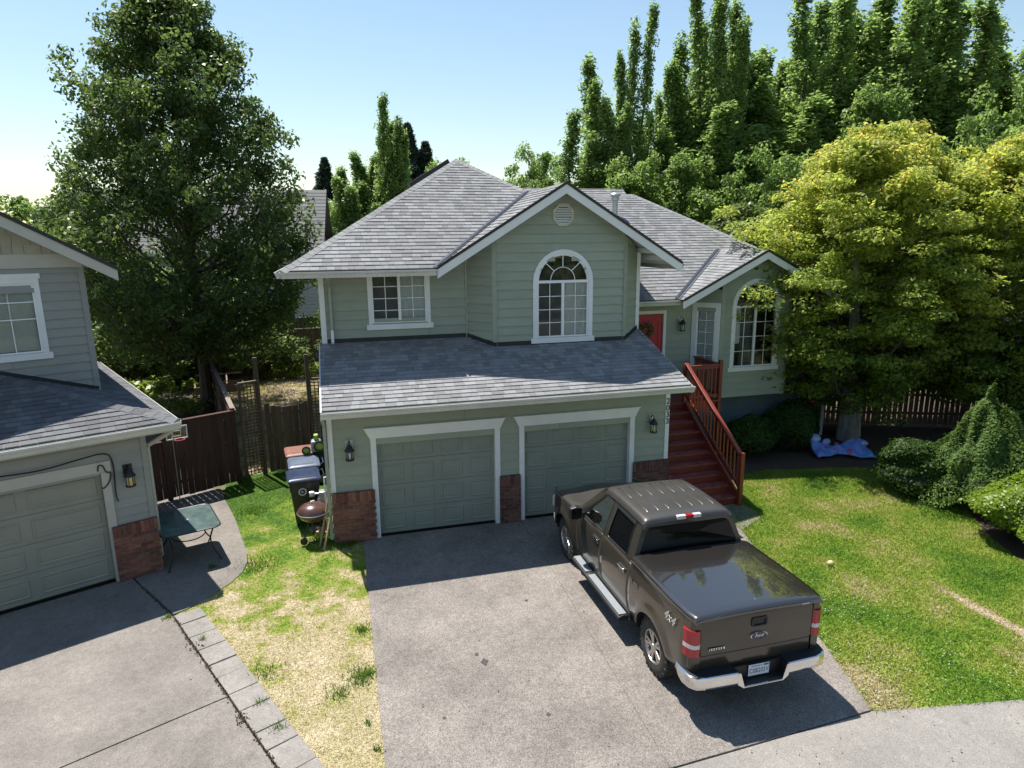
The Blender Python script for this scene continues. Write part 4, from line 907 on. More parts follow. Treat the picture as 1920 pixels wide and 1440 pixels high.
def side_panel(name, s, y0, y1, zlo, zhi, arch=None, m=None, ny=30, nz=12, taper=None, flare=.035, parent=None):
    ys = list(np.linspace(y0, y1, ny))
    if arch is not None: ys = sorted(set(ys) | {arch+RA*math.cos(t) for t in np.linspace(0, math.pi, 19) if y0 < arch+RA*math.cos(t) < y1} | {y for y in (arch-RA-.002, arch+RA+.002) if y0 < y < y1})
    rows = []
    for y in ys:
        lo = zlo(y) if callable(zlo) else zlo
        if arch is not None and abs(y-arch) < RA: lo = max(lo, ZC+math.sqrt(RA*RA-(y-arch)**2))
        hi = zhi(y) if callable(zhi) else zhi; row = []
        for k in range(nz+1):
            z = lo+(hi-lo)*k/nz; x = xs(z)
            if arch is not None:
                d = math.hypot(y-arch, z-ZC)-RA
                if d < .13: x += flare*max(0, 1-d/.13)**.6 if d > .012 else flare
            if taper: x -= taper(y)
            row.append((s*x, y, z))
        rows.append(row)
    mb = MB(); mb.loft(rows if s > 0 else rows[::-1], closed=False, cap=False)
    mb.f = [f[::-1] for f in mb.f]
    o = mb.build(name, m or PAINT, parent or TK, sharp=50)
    md = o.modifiers.new('thick', 'SOLIDIFY'); md.thickness = .03; md.offset = -1
    return o
tp_r = lambda y: .085*max(0, (-2.56-y)/.19)**2
for s in (-1, 1):
    side_panel('bed_side', s, -2.745, -1.035, lambda y: .56 if y < -2 else .50, 1.362, -AX, taper=tp_r, ny=34)
    side_panel('front_fender', s, 1.095, 2.66, .50, lambda y: 1.20-.10*((y-1.1)/1.56)**2, AX, taper=lambda y: .14*max(0,(y-2.2)/.46)**2, ny=34)
    fdoor = side_panel('front_door', s, .03, 1.085, .50, lambda y: 1.225 if y > .45 else 1.225+.045*min(1,(.45-y)/.15), ny=14, nz=14)
    rdoor = side_panel('rear_door', s, -1.025, .022, .50, 1.272, ny=14, nz=14)
    for d_, y in ((fdoor, .22), (rdoor, -.80)):
        q = MB(); q.box(s*.968, y-.12, 1.075, s*.99, y+.12, 1.15); q.build('handle_recess', TRIMB, d_, bevel=.01)
        q = MB(); q.bar((s*1.008,y-.11,1.135), (s*1.008,y+.11,1.135), .022, .028); q.bar((s*1.0,y-.10,1.085), (s*1.0,y+.10,1.085), .012, .015); q.build('handle', CHROME, d_, bevel=.006)
    q = MB(); q.box(s*.90,-1.03,.36,s*.945,1.30,.52); q.build('rocker_panel', PAINT, TK)
    # step bar
    q = MB(); ring_ = lambda y, k=1.0: [(s*.94,y,.365),(s*.95,y,.415),(s*1.03,y,.425),(s*1.10,y,.40),(s*1.115,y,.37),(s*1.08,y,.345),(s*.98,y,.34)]
    q.loft([ring_(-.98), ring_(1.02)], smooth=True); sb = q.build('step_bar', TRIMB, TK, fixn=True)
    q = MB(); q.box(s*.965,-.95,.425,s*1.085,.30,.435); q.build('step_tread', STEPM, sb); q = MB(); q.box(s*.965,.42,.425,s*1.085,.99,.435); q.build('step_tread', STEPM, sb)
    for y in (-.6,.1,.8): q = MB(); q.bar((s*.80,y,.42),(s*.97,y,.38),.06,.02); q.build('step_bracket', TRIMB, sb)
    # mirror
    q = MB(); q.bar((s*.93,.93,1.27),(s*1.04,.90,1.30),.09,.05); mi = q.build('mirror', TRIMB, TK, bevel=.015)
    q = MB(); q.loft([[(s*1.0,.98,1.22),(s*1.0,.82,1.22),(s*1.0,.80,1.42),(s*1.0,.95,1.42)],[(s*1.12,.99,1.20),(s*1.12,.82,1.20),(s*1.12,.80,1.45),(s*1.12,.94,1.45)],[(s*1.22,.95,1.23),(s*1.22,.83,1.23),(s*1.22,.81,1.42),(s*1.22,.90,1.42)]], smooth=False); q.build('mirror_housing', TRIMB, mi, bevel=.02, fixn=True)
    q = MB(); q.box(s*1.02,.798,1.235,s*1.205,.806,1.415); q.build('mirror_glass', TINT, mi)
# ---- greenhouse
def xg(z): return .938-.238*(max(0, z-1.24)/.63)**1.25
def sub(poly, n=4):
    out = []
    for i in range(len(poly)):
        a, b_ = poly[i], poly[(i+1) % len(poly)]
        for k in range(n): t = k/n; out.append((a[0]+(b_[0]-a[0])*t, a[1]+(b_[1]-a[1])*t))
    return out
def rnd_poly(poly, r_=.06, n=3):
    out = []; k = len(poly)
    for i in range(k):
        p = V((*poly[i],0)); a = V((*poly[i-1],0)); c_ = V((*poly[(i+1) % k],0)); d1_ = (a-p).normalized()*r_; d2_ = (c_-p).normalized()*r_
        for j in range(n+1):
            t = j/n; q_ = (p+d1_)*(1-t)**2+2*p*t*(1-t)+(p+d2_)*t*t; out.append((q_.x, q_.y))
    return out
WIN = {'front': ([(1.12,1.215),(.45,1.865),(-.005,1.885),(-.005,1.215)], [(.93,1.25),(.40,1.775),(.06,1.805),(.045,1.29),(.40,1.285),(.52,1.25)]),
       'rear':  ([(-.005,1.215),(-.005,1.885),(-.93,1.865),(-1.03,1.215)], [(-.10,1.30),(-.085,1.80),(-.72,1.785),(-.81,1.315)])}
def resample(poly, n):
    P_ = [V((*p,0)) for p in poly]; P_.append(P_[0]); d = [0]
    for a, b_ in zip(P_, P_[1:]): d.append(d[-1]+(b_-a).length)
    out = []
    for i in range(n):
        t = d[-1]*i/n; k = max(j for j in range(len(d)) if d[j] <= t+1e-9); k = min(k, len(P_)-2); u = (t-d[k])/max(1e-9, d[k+1]-d[k]); q_ = P_[k].lerp(P_[k+1], u); out.append((q_.x, q_.y))
    return out
for s in (-1, 1):
    for k_, (outer, inner) in WIN.items():
        N_ = 64; inn = resample(rnd_poly(inner, .05), N_); ci = (sum(p[0] for p in inn)/N_, sum(p[1] for p in inn)/N_)
        out_ = []
        for (y, z) in inn:      # project each inner point outwards from the centre on the outer polygon
            d = V((y-ci[0], z-ci[1])); best = None
            for i in range(4):
                a, b_ = V(outer[i]), V(outer[(i+1) % 4]); e = b_-a; den = d.x*(-e.y)+d.y*e.x
                if abs(den) < 1e-9: continue
                r_ = a-V(ci); t = (r_.x*(-e.y)+r_.y*e.x)/den; u = (d.x*r_.y-d.y*r_.x)/den
                if t > 0 and -1e-6 <= u <= 1+1e-6 and (best is None or t < best): best = t
            q_ = V(ci)+d*(best or 1.2); out_.append((q_.x, q_.y))
        q = MB(); rings = [[(s*xg(z), y, z) for y, z in out_], [(s*(xg(z)+.004), y, z) for y, z in [(a[0]*.3+b_[0]*.7, a[1]*.3+b_[1]*.7) for a, b_ in zip(out_, inn)]], [(s*(xg(z)-.012), y, z) for y, z in inn], [(s*(xg(z)-.05), y, z) for y, z in inn]]
        q.loft(rings, cap=False); fo = q.build(k_+'_window_frame', PAINT, TK, sharp=30)
        q = MB(); n_ = len(inn); q.add([(s*(xg(z)-.016), y, z) for y, z in inn]+[(s*(xg(ci[1])-.012), ci[0], ci[1])], [(i, (i+1) % n_, n_) for i in range(n_)]); q.build('side_glass', TINT if k_ == 'rear' else GLASS, fo)
        q = MB(); q.tube([(s*(xg(z)-.004), y, z) for y, z in inn]+[(s*(xg(inn[0][1])-.004), *inn[0])], .009, 5); q.build('window_seal', TRIMB, fo)
    if True:
        q = MB(); q.loft([[(s*.712,.44,1.87),(s*.70,.47,1.90),(s*.66,.46,1.88)],[(s*.945,1.16,1.215),(s*.92,1.22,1.235),(s*.88,1.20,1.21)]]); q.build('a_pillar', PAINT, TK, fixn=True)
    # light strip of window visor above rear window
    q = MB(); q.loft([[(s*(xg(1.82)+.012),-.08,1.825),(s*(xg(1.77)+.018),-.08,1.775)],[(s*(xg(1.81)+.012),-.74,1.81),(s*(xg(1.76)+.018),-.77,1.76)]], closed=False, cap=False); q.build('rain_visor', TRIMB, TK)
# roof with rounded edge
q = MB(); rows = []
for y, dz in ((-.985,-.075),(-.965,-.03),(-.93,-.004),(-.85,.008),(-.5,.018),(-.1,.02),(.25,.012),(.42,-.005),(.50,-.035),(.54,-.07)):
    r_ = []
    for x in (-.745,-.725,-.69,-.62,-.45,-.2,0,.2,.45,.62,.69,.725,.745):
        ax_ = abs(x); e = -.085 if ax_ > .74 else -.04 if ax_ > .72 else -.008 if ax_ > .68 else 0; r_.append((x*(1-.03*max(0,(y-.2)/.34)), y, 1.915+dz+e+.018*(1-(x/.7)**2)))
    rows.append(r_)
q.loft(rows[::-1], closed=False, cap=False); rf = q.build('roof', PAINTD, TK, sharp=60); md = rf.modifiers.new('sub', 'SUBSURF'); md.levels = 2; md.render_levels = 2
for i, x in enumerate((-.56,-.38,-.2,0,.2,.38,.56)):
    for (ya, yb) in ((-.74,-.27),(-.2,.36)):
        zz = lambda y: 1.915+.019+.018*(1-(x/.7)**2)-.006; q = MB(); q.tube([(x,ya,zz(ya)-.012),(x,ya+.04,zz(ya)-.0),(x,(ya+yb)/2,zz(0)+.001),(x,yb-.04,zz(yb)-.004),(x,yb,zz(yb)-.018)], [.004,.011,.012,.011,.004], 8); q.build('roof_bead', PAINTD, rf)
# high mounted brake light
q = MB(); q.box(-.20,-1.0,1.865,.20,-.93,1.925); ch = q.build('brake_light', CLEARL, TK, bevel=.012); q = MB(); q.box(-.065,-1.006,1.868,.065,-.94,1.929); q.build('red_lens', REDL, ch, bevel=.008)
# windshield, rear glass, cab back
q = MB(); rows = []
for k in range(7):
    t = k/6; r_ = []
    for j in range(11): u = -1+j/5; hw = .90-.20*t; r_.append((hw*u, 1.33-.17*u*u*(1-.4*t)-.82*t, 1.20+.66*t))
    rows.append(r_)
q.loft(rows, closed=False, cap=False); q.build('windshield', mat('windscreen_glass', (.02,.025,.025), .05, 0, 3, spec=.7), TK)
cb_o = [(-.94,1.33),(.94,1.33),(.735,1.875),(-.735,1.875)]; cb_i = rnd_poly([(-.83,1.385),(.83,1.385),(.665,1.79),(-.665,1.79)], .05); 
yb_ = lambda z: -1.035+.085*(z-1.33)/.54
N_ = 48; inn = resample(cb_i, N_); out_ = []
for (x, z) in inn:
    d = V((x, z-1.59)); best = None
    for i in range(4):
        a, b_ = V(cb_o[i]), V(cb_o[(i+1) % 4]); e = b_-a; den = d.x*(-e.y)+d.y*e.x; r_ = a-V((0,1.59)); t = (r_.x*(-e.y)+r_.y*e.x)/den if abs(den) > 1e-9 else -1; u = (d.x*r_.y-d.y*r_.x)/den if abs(den) > 1e-9 else 9
        if t > 0 and -1e-6 <= u <= 1+1e-6 and (best is None or t < best): best = t
    q_ = V((0,1.59))+d*(best or 1.2); out_.append((q_.x, q_.y))
q = MB(); q.loft([[(x*1.0,yb_(z)+.03,z) for x, z in out_], [(x*.985,yb_(z)-.004,z) for x, z in out_], [(x,yb_(z)+.0,z) for x, z in inn], [(x,yb_(z)+.03,z) for x, z in inn]], cap=False); q.build('cab_back', PAINT, TK, sharp=50)
q = MB(); q.add([(x,yb_(z)+.008,z) for x, z in inn]+[(0,yb_(1.59)+.004,1.59)], [(i,(i+1) % N_,N_) for i in range(N_)]); q.build('rear_glass', TINT, TK)
q = MB(); q.box(-.93,-1.03,.5,.93,-1.0,1.35); q.build('cab_bulkhead', PAINT, TK)
# hood and cowl, nose
q = MB(); rows = []
for y, z in ((1.10,1.215),(1.35,1.235),(1.7,1.225),(2.1,1.19),(2.45,1.135),(2.62,1.06),(2.68,.96)):
    rows.append([(x, y+(.02 if abs(x) < .5 else -.05*abs(x)), z+(.03 if abs(x) < .55 else .0)-(.035 if abs(x) > .9 else 0)) for x in (-.945,-.88,-.62,-.55,-.25,0,.25,.55,.62,.88,.945)])
q.loft(rows, closed=False, cap=False); ho = q.build('hood', PAINTD, TK, sharp=60); md = ho.modifiers.new('sub','SUBSURF'); md.levels = 1; md.render_levels = 2
q = MB(); q.box(-.9,1.05,1.15,.9,1.35,1.205); q.build('cowl', TRIMB, TK)
q = MB(); q.box(-.62,2.60,.62,.62,2.70,1.02); q.build('grille', CHROME, TK, bevel=.03)
for s in (-1,1): q = MB(); q.box(s*.64,2.52,.72,s*.93,2.66,1.0); q.build('headlight', CLEARL, TK, bevel=.03)
q = MB(); q.loft([[(-.98,2.45,.46),(-.98,2.45,.66),(-.9,2.4,.66),(-.9,2.4,.46)],[(-.7,2.78,.46),(-.7,2.78,.66),(-.7,2.6,.66),(-.7,2.6,.46)],[(.7,2.78,.46),(.7,2.78,.66),(.7,2.6,.66),(.7,2.6,.46)],[(.98,2.45,.46),(.98,2.45,.66),(.9,2.4,.66),(.9,2.4,.46)]], smooth=False); q.build('front_bumper', CHROME, TK, bevel=.02, fixn=True)
q = MB(); q.tube([(.55,1.0,1.2),(.56,1.0,1.5)], .006, 6); q.build('antenna', TRIMB, TK)
# bed: floor, cover, tailgate
q = MB(); q.box(-.90,-2.70,.62,.90,-1.05,1.32); q.build('bed_box', TRIMB, TK)
q = MB(); prof = [(.968,1.352),(.974,1.385),(.955,1.412),(.90,1.424)]; rows = []
def cover_row(y, sc_, dz): 
    return [(-x*sc_,y,z+dz) for x, z in prof]+[(x_*sc_,y,1.424+dz+.018*(1-(x_/.9)**2)) for x_ in (-.6,-.3,0,.3,.6)]+[(x*sc_,y,z+dz) for x, z in prof[::-1]]
tpx = lambda y: 1-tp_r(y)*.95
for y, sc_, dz in ((-2.785,.945,-.065),(-2.788,.948,-.035),(-2.772,.95,-.010),(-2.72,.955,0),(-2.6,.985,0),(-2.3,1,.0),(-1.6,1,.002),(-1.10,1,0),(-1.05,1,-.008),(-1.035,.995,-.04)): rows.append(cover_row(y, sc_, dz))
q.loft(rows[::-1], closed=False, cap=False); tc = q.build('bed_cover', mat('glossy_bed_cover', (.026,.023,.020), .25, .06, 80, metal=.3, coat=1.0, coatr=.02, big=.06), TK, sharp=60)
MATS['glossy_bed_cover'].node_tree.nodes['Principled BSDF'].inputs['Coat IOR'].default_value = 1.85
q = MB(); q.lathe([(.014,.0),(.014,.012),(.001,.013)], 12, (.03,-2.60,1.43)); q.build('lock', CHROME, tc)
q = MB(); rows = []
for z, dy in ((.60,.03),(.63,.0),(.845,-.004),(.852,.004),(.862,-.008),(1.1,-.012),(1.30,-.012),(1.345,.0),(1.355,.03)): rows.append([(x,-2.745+dy+.012*(x/.8)**2,z) for x in (-.815,-.79,-.4,0,.4,.79,.815)])
q.loft(rows, closed=False, cap=False); q.f = [f for f in q.f]; tg = q.build('tailgate', PAINT, TK, sharp=40); md = tg.modifiers.new('thick','SOLIDIFY'); md.thickness = .04; md.offset = -1
q = MB(); ol = rnd_poly([(-.115,1.165),(.115,1.165),(.115,1.29),(-.115,1.29)], .03); ol2 = rnd_poly([(-.09,1.18),(.09,1.18),(.09,1.265),(-.09,1.265)], .02)
q.loft([[(x,-2.752,z) for x, z in ol],[(x,-2.772,z) for x, z in ol],[(x,-2.772,z) for x, z in ol2],[(x,-2.758,z) for x, z in ol2]], cap=False, smooth=False); q.add([(x,-2.758,z) for x, z in ol2], [tuple(range(len(ol2)))]); q.build('tailgate_handle', TRIMB, tg)
q = MB(); el = [(math.cos(t),math.sin(t)) for t in np.linspace(0,2*math.pi,33)[:-1]]; zc_ = 1.035
q.loft([[(.125*a,-2.758,zc_+.052*b_) for a, b_ in el],[(.122*a,-2.776,zc_+.050*b_) for a, b_ in el],[(.114*a,-2.778,zc_+.044*b_) for a, b_ in el],[(.112*a,-2.770,zc_+.043*b_) for a, b_ in el]], cap=False); em = q.build('emblem', CHROME, tg)
q = MB(); q.add([(.113*a,-2.773,zc_+.0435*b_) for a, b_ in el], [tuple(range(32))]); q.build('emblem_field', EMB, em)
text_obj('emblem_lettering', 'Ford', .066, CHROME, em, Matrix.Translation((0,-2.7745,zc_-.002)) @ UPR, .001, shear=.35)
q = MB(); q.box(-.70,-2.765,.925,-.475,-2.756,.96); bd = q.build('trim_badge', CHROME, tg, bevel=.004)
for j, wd_ in enumerate((.016,.016,.018,.018,.014,.018)): q = MB(); q.box(-.69+.034*j,-2.768,.932,-.69+.034*j+wd_,-2.7655,.953); q.build('badge_letter', TRIMB, bd)
q = MB(); q.box(.60,-2.7885,1.372,.71,-2.782,1.384); q.build('maker_sticker', CLEARL, tc)
# tail lights
for s in (-1, 1):
    path = [(.838,-2.764),(.88,-2.767),(.915,-2.758),(.95,-2.725),(.975,-2.67),(.990,-2.615)]
    def lens(z0_, z1_, m_, nm, par, out=0.0):
        q = MB(); r0 = [(s*(x+out*.5),y-out,z0_) for x, y in path]+[(s*(x-.03),y+.03,z0_) for x, y in path[::-1]]; r1 = [(p[0],p[1],z1_) for p in r0]; q.loft([r0,r1], smooth=False); return q.build(nm, m_, par, fixn=True, bevel=.004)
    tl = lens(1.045,1.235,REDL,'tail_light',TK,.006); lens(.985,1.044,CLEARL,'reverse_lens',tl,.006); lens(.87,.984,REDL,'lower_lens',tl,.006)
    q = MB(); q.loft([[(s*.812,-2.75,.60),(s*.90,-2.745,.60),(s*.95,-2.70,.60),(s*.97,-2.60,.60)],[(s*.812,-2.75,.87),(s*.905,-2.748,.87),(s*.955,-2.71,.87),(s*.985,-2.60,.87)]], closed=False, cap=False); q.build('rear_corner', PAINT, TK)
    q = MB(); q.loft([[(s*.812,-2.75,1.235),(s*.905,-2.748,1.235),(s*.95,-2.71,1.235),(s*.97,-2.58,1.235)],[(s*.812,-2.75,1.36),(s*.90,-2.745,1.36),(s*.93,-2.71,1.36),(s*.94,-2.58,1.36)]], closed=False, cap=False); q.build('rear_corner', PAINT, TK)
    # chrome bumper end
    pth = [(1.0,-2.50),(1.01,-2.68),(.985,-2.80),(.92,-2.875),(.80,-2.90),(.55,-2.915),(.36,-2.92)]
    q = MB(); rings = []
    for i, (x, y) in enumerate(pth):
        z0_ = .50+.03*max(0,(1-i)); rings.append([(s*x,y,z0_),(s*(x+.012*(i<3)),y-.012*(i>1),z0_+.07),(s*x,y,.655),(s*(x-.03*(i<3)),y+.03,.667),(s*(x-.04*(i<4)),y+.045,.60),(s*(x-.04*(i<4)),y+.045,z0_)])
    q.loft(rings); q.build('bumper_end', CHROME, TK, fixn=True, sharp=50)
    q = MB(); q.prism([(s*.36,-2.905,.645),(s*.80,-2.885,.645),(s*.90,-2.855,.645),(s*.965,-2.79,.645),(s*.98,-2.62,.645),(s*.36,-2.66,.645)], (0,0,.024)); q.build('step_pad', PADM, TK, fixn=True)
    q = MB(); q.prism([(s*.365,-2.93,.66),(s*.365,-2.93,.50),(s*.28,-2.935,.442),(s*.28,-2.935,.475),(s*.335,-2.93,.66)], (0,.02,0)); q.build('bumper_step', CHROME, TK, fixn=True)
q = MB(); q.box(-.285,-2.935,.442,.285,-2.90,.463); q.build('bumper_strip', CHROME, TK, bevel=.006)
q = MB(); q.box(-.36,-2.90,.463,.36,-2.70,.478); q.build('lower_step', PADM, TK); q = MB(); q.box(-.36,-2.80,.478,.36,-2.77,.66); q.build('bumper_recess', TRIMB, TK)
for s in (-1,1): q = MB(); q.box(s*.345,-2.90,.478,s*.36,-2.77,.655); q.build('recess_cheek', TRIMB, TK)
q = MB(); q.box(-.152,-2.822,.505,.152,-2.812,.66); pl = q.build('license_plate', PLATEM, TK, bevel=.003)
text_obj('plate_number', 'C08205V', .092, PLATEB, pl, Matrix.Translation((0,-2.8235,.572)) @ UPR @ Matrix.Scale(.78,4,(1,0,0)), .0006, spacing=1.05)
text_obj('plate_state', 'WASHINGTON', .026, PLATEB, pl, Matrix.Translation((-.03,-2.8235,.638)) @ UPR, .0006)
q = MB(); q.box(.07,-2.824,.627,.14,-2.822,.653); q.build('plate_sticker', GREENP, pl)
q = MB(); q.box(.02-.032,-2.84,.36,.02+.032,-2.5,.42); q.build('hitch_receiver', TRIMB, TK, bevel=.004)
q = MB(); q.tube([(-.25,-2.72,.40),(-.25,-2.3,.40)], .035, 10); q.build('exhaust_pipe', STEEL, TK)
# decals and fuel door
LFT = Matrix(((0,0,-1,0),(-1,0,0,0),(0,1,0,0),(0,0,0,1)))
for s in (-1,1):
    Mx = (Matrix.Translation((-.992,-2.27,1.155)) @ LFT) if s < 0 else (Matrix.Translation((.992,-2.27,1.155)) @ Matrix(((0,0,1,0),(1,0,0,0),(0,1,0,0),(0,0,0,1))))
    text_obj('side_decal', '4x4', .165, DECAL, TK, Mx @ Matrix.Rotation(R(-7),4,'X'), 0, shear=.3, outline=.004, spacing=1.1)
q = MB(); q.tube([(-.986,-1.25+.095*math.cos(t),1.07+.095*math.sin(t)) for t in np.linspace(0,2*math.pi,25)], .005, 5); q.build('fuel_door', TRIMB, TK)
# chassis, wells
q = MB(); q.box(-.70,-2.6,.42,.70,2.5,.60); q.build('chassis', TRIMB, TK)
for y in (-AX, AX):
    q = MB(); q.tube([(-.8,y,.41),(.8,y,.41)], .05, 8); q.build('axle', TRIMB, TK)
    for s in (-1,1):
        q = MB(); n_ = 14; q.loft([[(s*.62,y+.50*math.cos(t),.41+.50*math.sin(t)) for t in np.linspace(0,math.pi,n_)],[(s*.955,y+.50*math.cos(t),.41+.50*math.sin(t)) for t in np.linspace(0,math.pi,n_)]], closed=False, cap=False); q.build('wheel_well', TRIMB, TK)
        q = MB(); q.box(s*.6,y-.5,.41,s*.62,y+.5,.95); q.build('well_liner', TRIMB, TK)
# wheels
def wheel(s, y):
    c_ = (s*.955, y, .405); ax_ = (s,0,0)
    q = MB(); q.lathe([(.225,-.235),(.30,-.265),(.36,-.262),(.392,-.24),(.398,-.20),(.398,-.06),(.392,-.02),(.365,.0),(.30,.012),(.240,.0),(.222,-.03)], 48, c_, ax_); wo = q.build('wheel', RUBBER, TK)
    ty = MB(); cv = V(c_)
    for i in range(44):
        a = 2*math.pi*i/44; 
        for (xo, rr_, dd, wd_) in ((-.035,.397,.0,.05),(-.10,.402,.5,.05),(-.165,.402,.0,.05),(-.225,.396,.5,.05)):
            b_ = a+dd*2*math.pi/44; rad = V((0,math.cos(b_),math.sin(b_))); tan = V((0,-math.sin(b_),math.cos(b_))); ty.obox(cv+V((s*xo,0,0))+rad*rr_, V((s*wd_/2,0,0))*.9, tan*.020, rad*.010)
        if i % 2 == 0: rad = V((0,math.cos(a),math.sin(a))); tan = V((0,-math.sin(a),math.cos(a))); ty.obox(cv+V((s*-.004,0,0))+rad*.372, V((s*.008,0,0)), tan*.014, rad*.022)
    o = ty.build('tread_blocks', RUBBER, wo); o['kind'] = 'stuff'
    q = MB(); q.lathe([(.232,-.012),(.235,.0),(.222,.004),(.214,-.02),(.208,-.06),(.208,-.20)], 48, c_, ax_); rm = q.build('rim', RIMM, wo)
    q = MB(); q.lathe([(.208,-.12),(.05,-.12),(.001,-.12)], 32, c_, ax_); q.build('brake_disc', TRIMB, wo)
    for i in range(5):
        for da in (-.19,.19):
            a = 2*math.pi*i/5+da*1.0; rad = V((0,math.cos(a),math.sin(a))); a2 = 2*math.pi*i/5+da*.75; r2 = V((0,math.cos(a2),math.sin(a2))); q = MB(); p0_ = cv+V((s*-.028,0,0))+r2*.055; p1_ = cv+V((s*-.018,0,0))+rad*.214; q.bar(p0_, p1_, .042, .03, (s,0,0)); q.build('spoke', RIMM, wo, bevel=.006)
    q = MB(); q.lathe([(.075,-.05),(.072,-.012),(.05,-.004),(.046,.004),(.001,.006)], 24, c_, ax_); q.build('hub_cap', RIMM, wo)
for s in (-1,1):
    for y in (-AX, AX): wheel(s, y)
# interior
def seat(x, y, w_=.5):
    q = MB(); q.box(x-w_/2,y-.25,.72,x+w_/2,y+.25,.92); st = q.build('seat', CLOTH, TK, bevel=.05)
    q = MB(); q.obox((x,y-.30,1.18), (w_/2-.02,0,0), (0,.07,.02), (0,-.09,.30)); q.build('seat_back', CLOTH, st, bevel=.05)
    for hx in ((0,) if w_ < .8 else (-.42,0,.42)): q = MB(); q.obox((x+hx,y-.41,1.57), (.13,0,0), (0,.05,.01), (0,-.02,.09)); q.build('headrest', CLOTH, st, bevel=.04)
seat(-.40,.20); seat(.40,.20); seat(0,-.40,1.4)
q = MB(); q.box(-.85,.75,.85,.85,1.15,1.17); q.build('dashboard', CLOTH, TK, bevel=.05)
q = MB(); q.tube([(-.40+.19*math.cos(t),.62+.06*math.sin(t),1.13+.175*math.sin(t)) for t in np.linspace(0,2*math.pi,25)], .016, 8); q.tube([(-.40,.80,1.08),(-.40,.63,1.13)], .03, 8); q.bar((-.57,.62,1.13),(-.23,.62,1.13),.03,.03); q.build('steering_wheel', CLOTH, TK)
q = MB(); q.box(-.9,-1.0,.55,.9,1.1,.62); q.build('cab_floor', TRIMB, TK)
for s in (-1,1): q = MB(); q.box(s*.86,.05,.65,s*.90,1.05,1.20); q.build('door_card', CLOTH, TK, bevel=.02)
# ================================================================== FENCES
def fence(name, label, P0, P1, h, m, bw=.14, gap=.006, top=None, posts=(), cap=True, rails=True, seed=0, hfn=None, group=None, cat='fence', lean=.0, gapmax=0.0):
    rr = random.Random(seed); p, q_ = V((*P0,0)), V((*P1,0)); d = q_-p; L_ = d.length; ang = math.atan2(d.y, d.x)
    t = thing(name, label, cat, p, ang, group); x = 0.0
    while x < L_-.03:
        w_ = min(bw*rr.uniform(.97,1.03), L_-x); hh = (hfn(x/L_) if hfn else h)+rr.uniform(-.008,.008); m_ = MB(); m_.box(0,-.01,.03+rr.uniform(0,.03),w_-gap,.01,hh)
        o = m_.build('board', m, t, loc=(x,rr.uniform(-.004,.004),0)); o.rotation_euler = (rr.uniform(-.006,.006),rr.uniform(-.006,.006),rr.uniform(-.01,.01)); x += w_+rr.uniform(0,gapmax)
    if rails:
        for z in (.35, h*.55, h-.25): m_ = MB(); m_.box(0,.014,z,L_,.05,z+.085); m_.build('rail', m, t)
    if cap and not hfn: m_ = MB(); m_.box(0,-.06,h+.012,L_,.06,h+.045); m_.build('cap_board', WOODG if m is not WOODR else WOODR, t)
    for (s, ph) in posts: m_ = MB(); m_.box(s*L_-.05,-.05+.03,0,s*L_+.05,.05+.03,ph); m_.build('post', m, t, bevel=.006)
    return t
fence('side_gate', 'dark reddish board gate between the taupe house and the trellis', (-3.75,3.42), (-2.32,4.22), 1.86, WOODR, posts=((0,1.98),(1,1.95)), seed=1, cat='gate', gapmax=.004)
fence('low_fence', 'low dark reddish board fence joining the gate to the taupe house', (-4.9,2.85), (-3.80,3.40), 1.42, WOODR, seed=2)
fence('dip_top_gate', 'weathered board gate with dipped top between two lattice trellises', (-1.62,4.72), (-.56,4.98), 1.8, WOODB, seed=3, cat='gate', cap=False, hfn=lambda t: 1.90-.14*math.sin(math.pi*t)**.7)
q = MB(); 
fence('boundary_fence', 'tall dark board fence running back between the two yards', (-2.34,4.45), (-5.2,17.2), 1.8, WOODB, bw=.15, seed=4, posts=((0,1.9),(.25,1.85),(.5,1.85),(.75,1.85)))
fence('back_fence', 'brown board fence closing the back yard of the green house', (-9.5,18.3), (3.0,19.4), 2.02, WOODB, bw=.14, seed=5, posts=((.2,2.0),(.4,2.0),(.62,2.0),(.8,2.0)), gapmax=.01)
fence('yard_fence', 'rust brown board fence at the back of the taupe house yard', (-17,16.8), (-8.6,17.6), 1.75, WOODR, bw=.14, seed=6, posts=((.5,1.8),(1,1.8)))
fence('right_fence', 'dark slatted fence with gaps behind the maple trunk', (14.6,4.9), (22.5,1.7), 1.75, WOODB, bw=.15, gap=.03, seed=7, cap=False, posts=((.31,1.8),(.62,1.8),(.9,1.8)), gapmax=.012)
def trellis(label, P0, P1, z1, posts, low=.1):
    p, q_ = V((*P0,0)), V((*P1,0)); d = q_-p; L_ = d.length; t = thing('lattice_trellis', label, 'trellis', p, math.atan2(d.y, d.x))
    n_ = int(L_/.085)
    for i in range(n_+1): m_ = MB(); m_.box(L_*i/n_-.012,-.006,low,L_*i/n_+.012,.0,z1); m_.build('upright_slat', WOODB, t)
    k = int((z1-low)/.085)
    for i in range(k+1): m_ = MB(); m_.box(0,.0005,low+(z1-low)*i/k-.012,L_,.007,low+(z1-low)*i/k+.012); m_.build('cross_slat', WOODB, t)
    for x in (-.02, L_+.02): m_ = MB(); m_.box(x-.03,-.025,.0,x+.03,.025,z1+.02); m_.build('frame_stile', WOODB, t)
    m_ = MB(); m_.box(-.04,-.03,z1+.02,L_+.04,.03,z1+.05); m_.build('frame_cap', WOODG, t)
    for (x, ph) in posts: m_ = MB(); m_.box(x*L_-.05,.03,0,x*L_+.05,.12,ph); m_.build('post', WOODB, t, bevel=.006)
trellis('square lattice trellis with tall post beside the dark reddish gate', (-2.14,4.42), (-1.74,4.64), 2.5, ((1.05,3.12),))
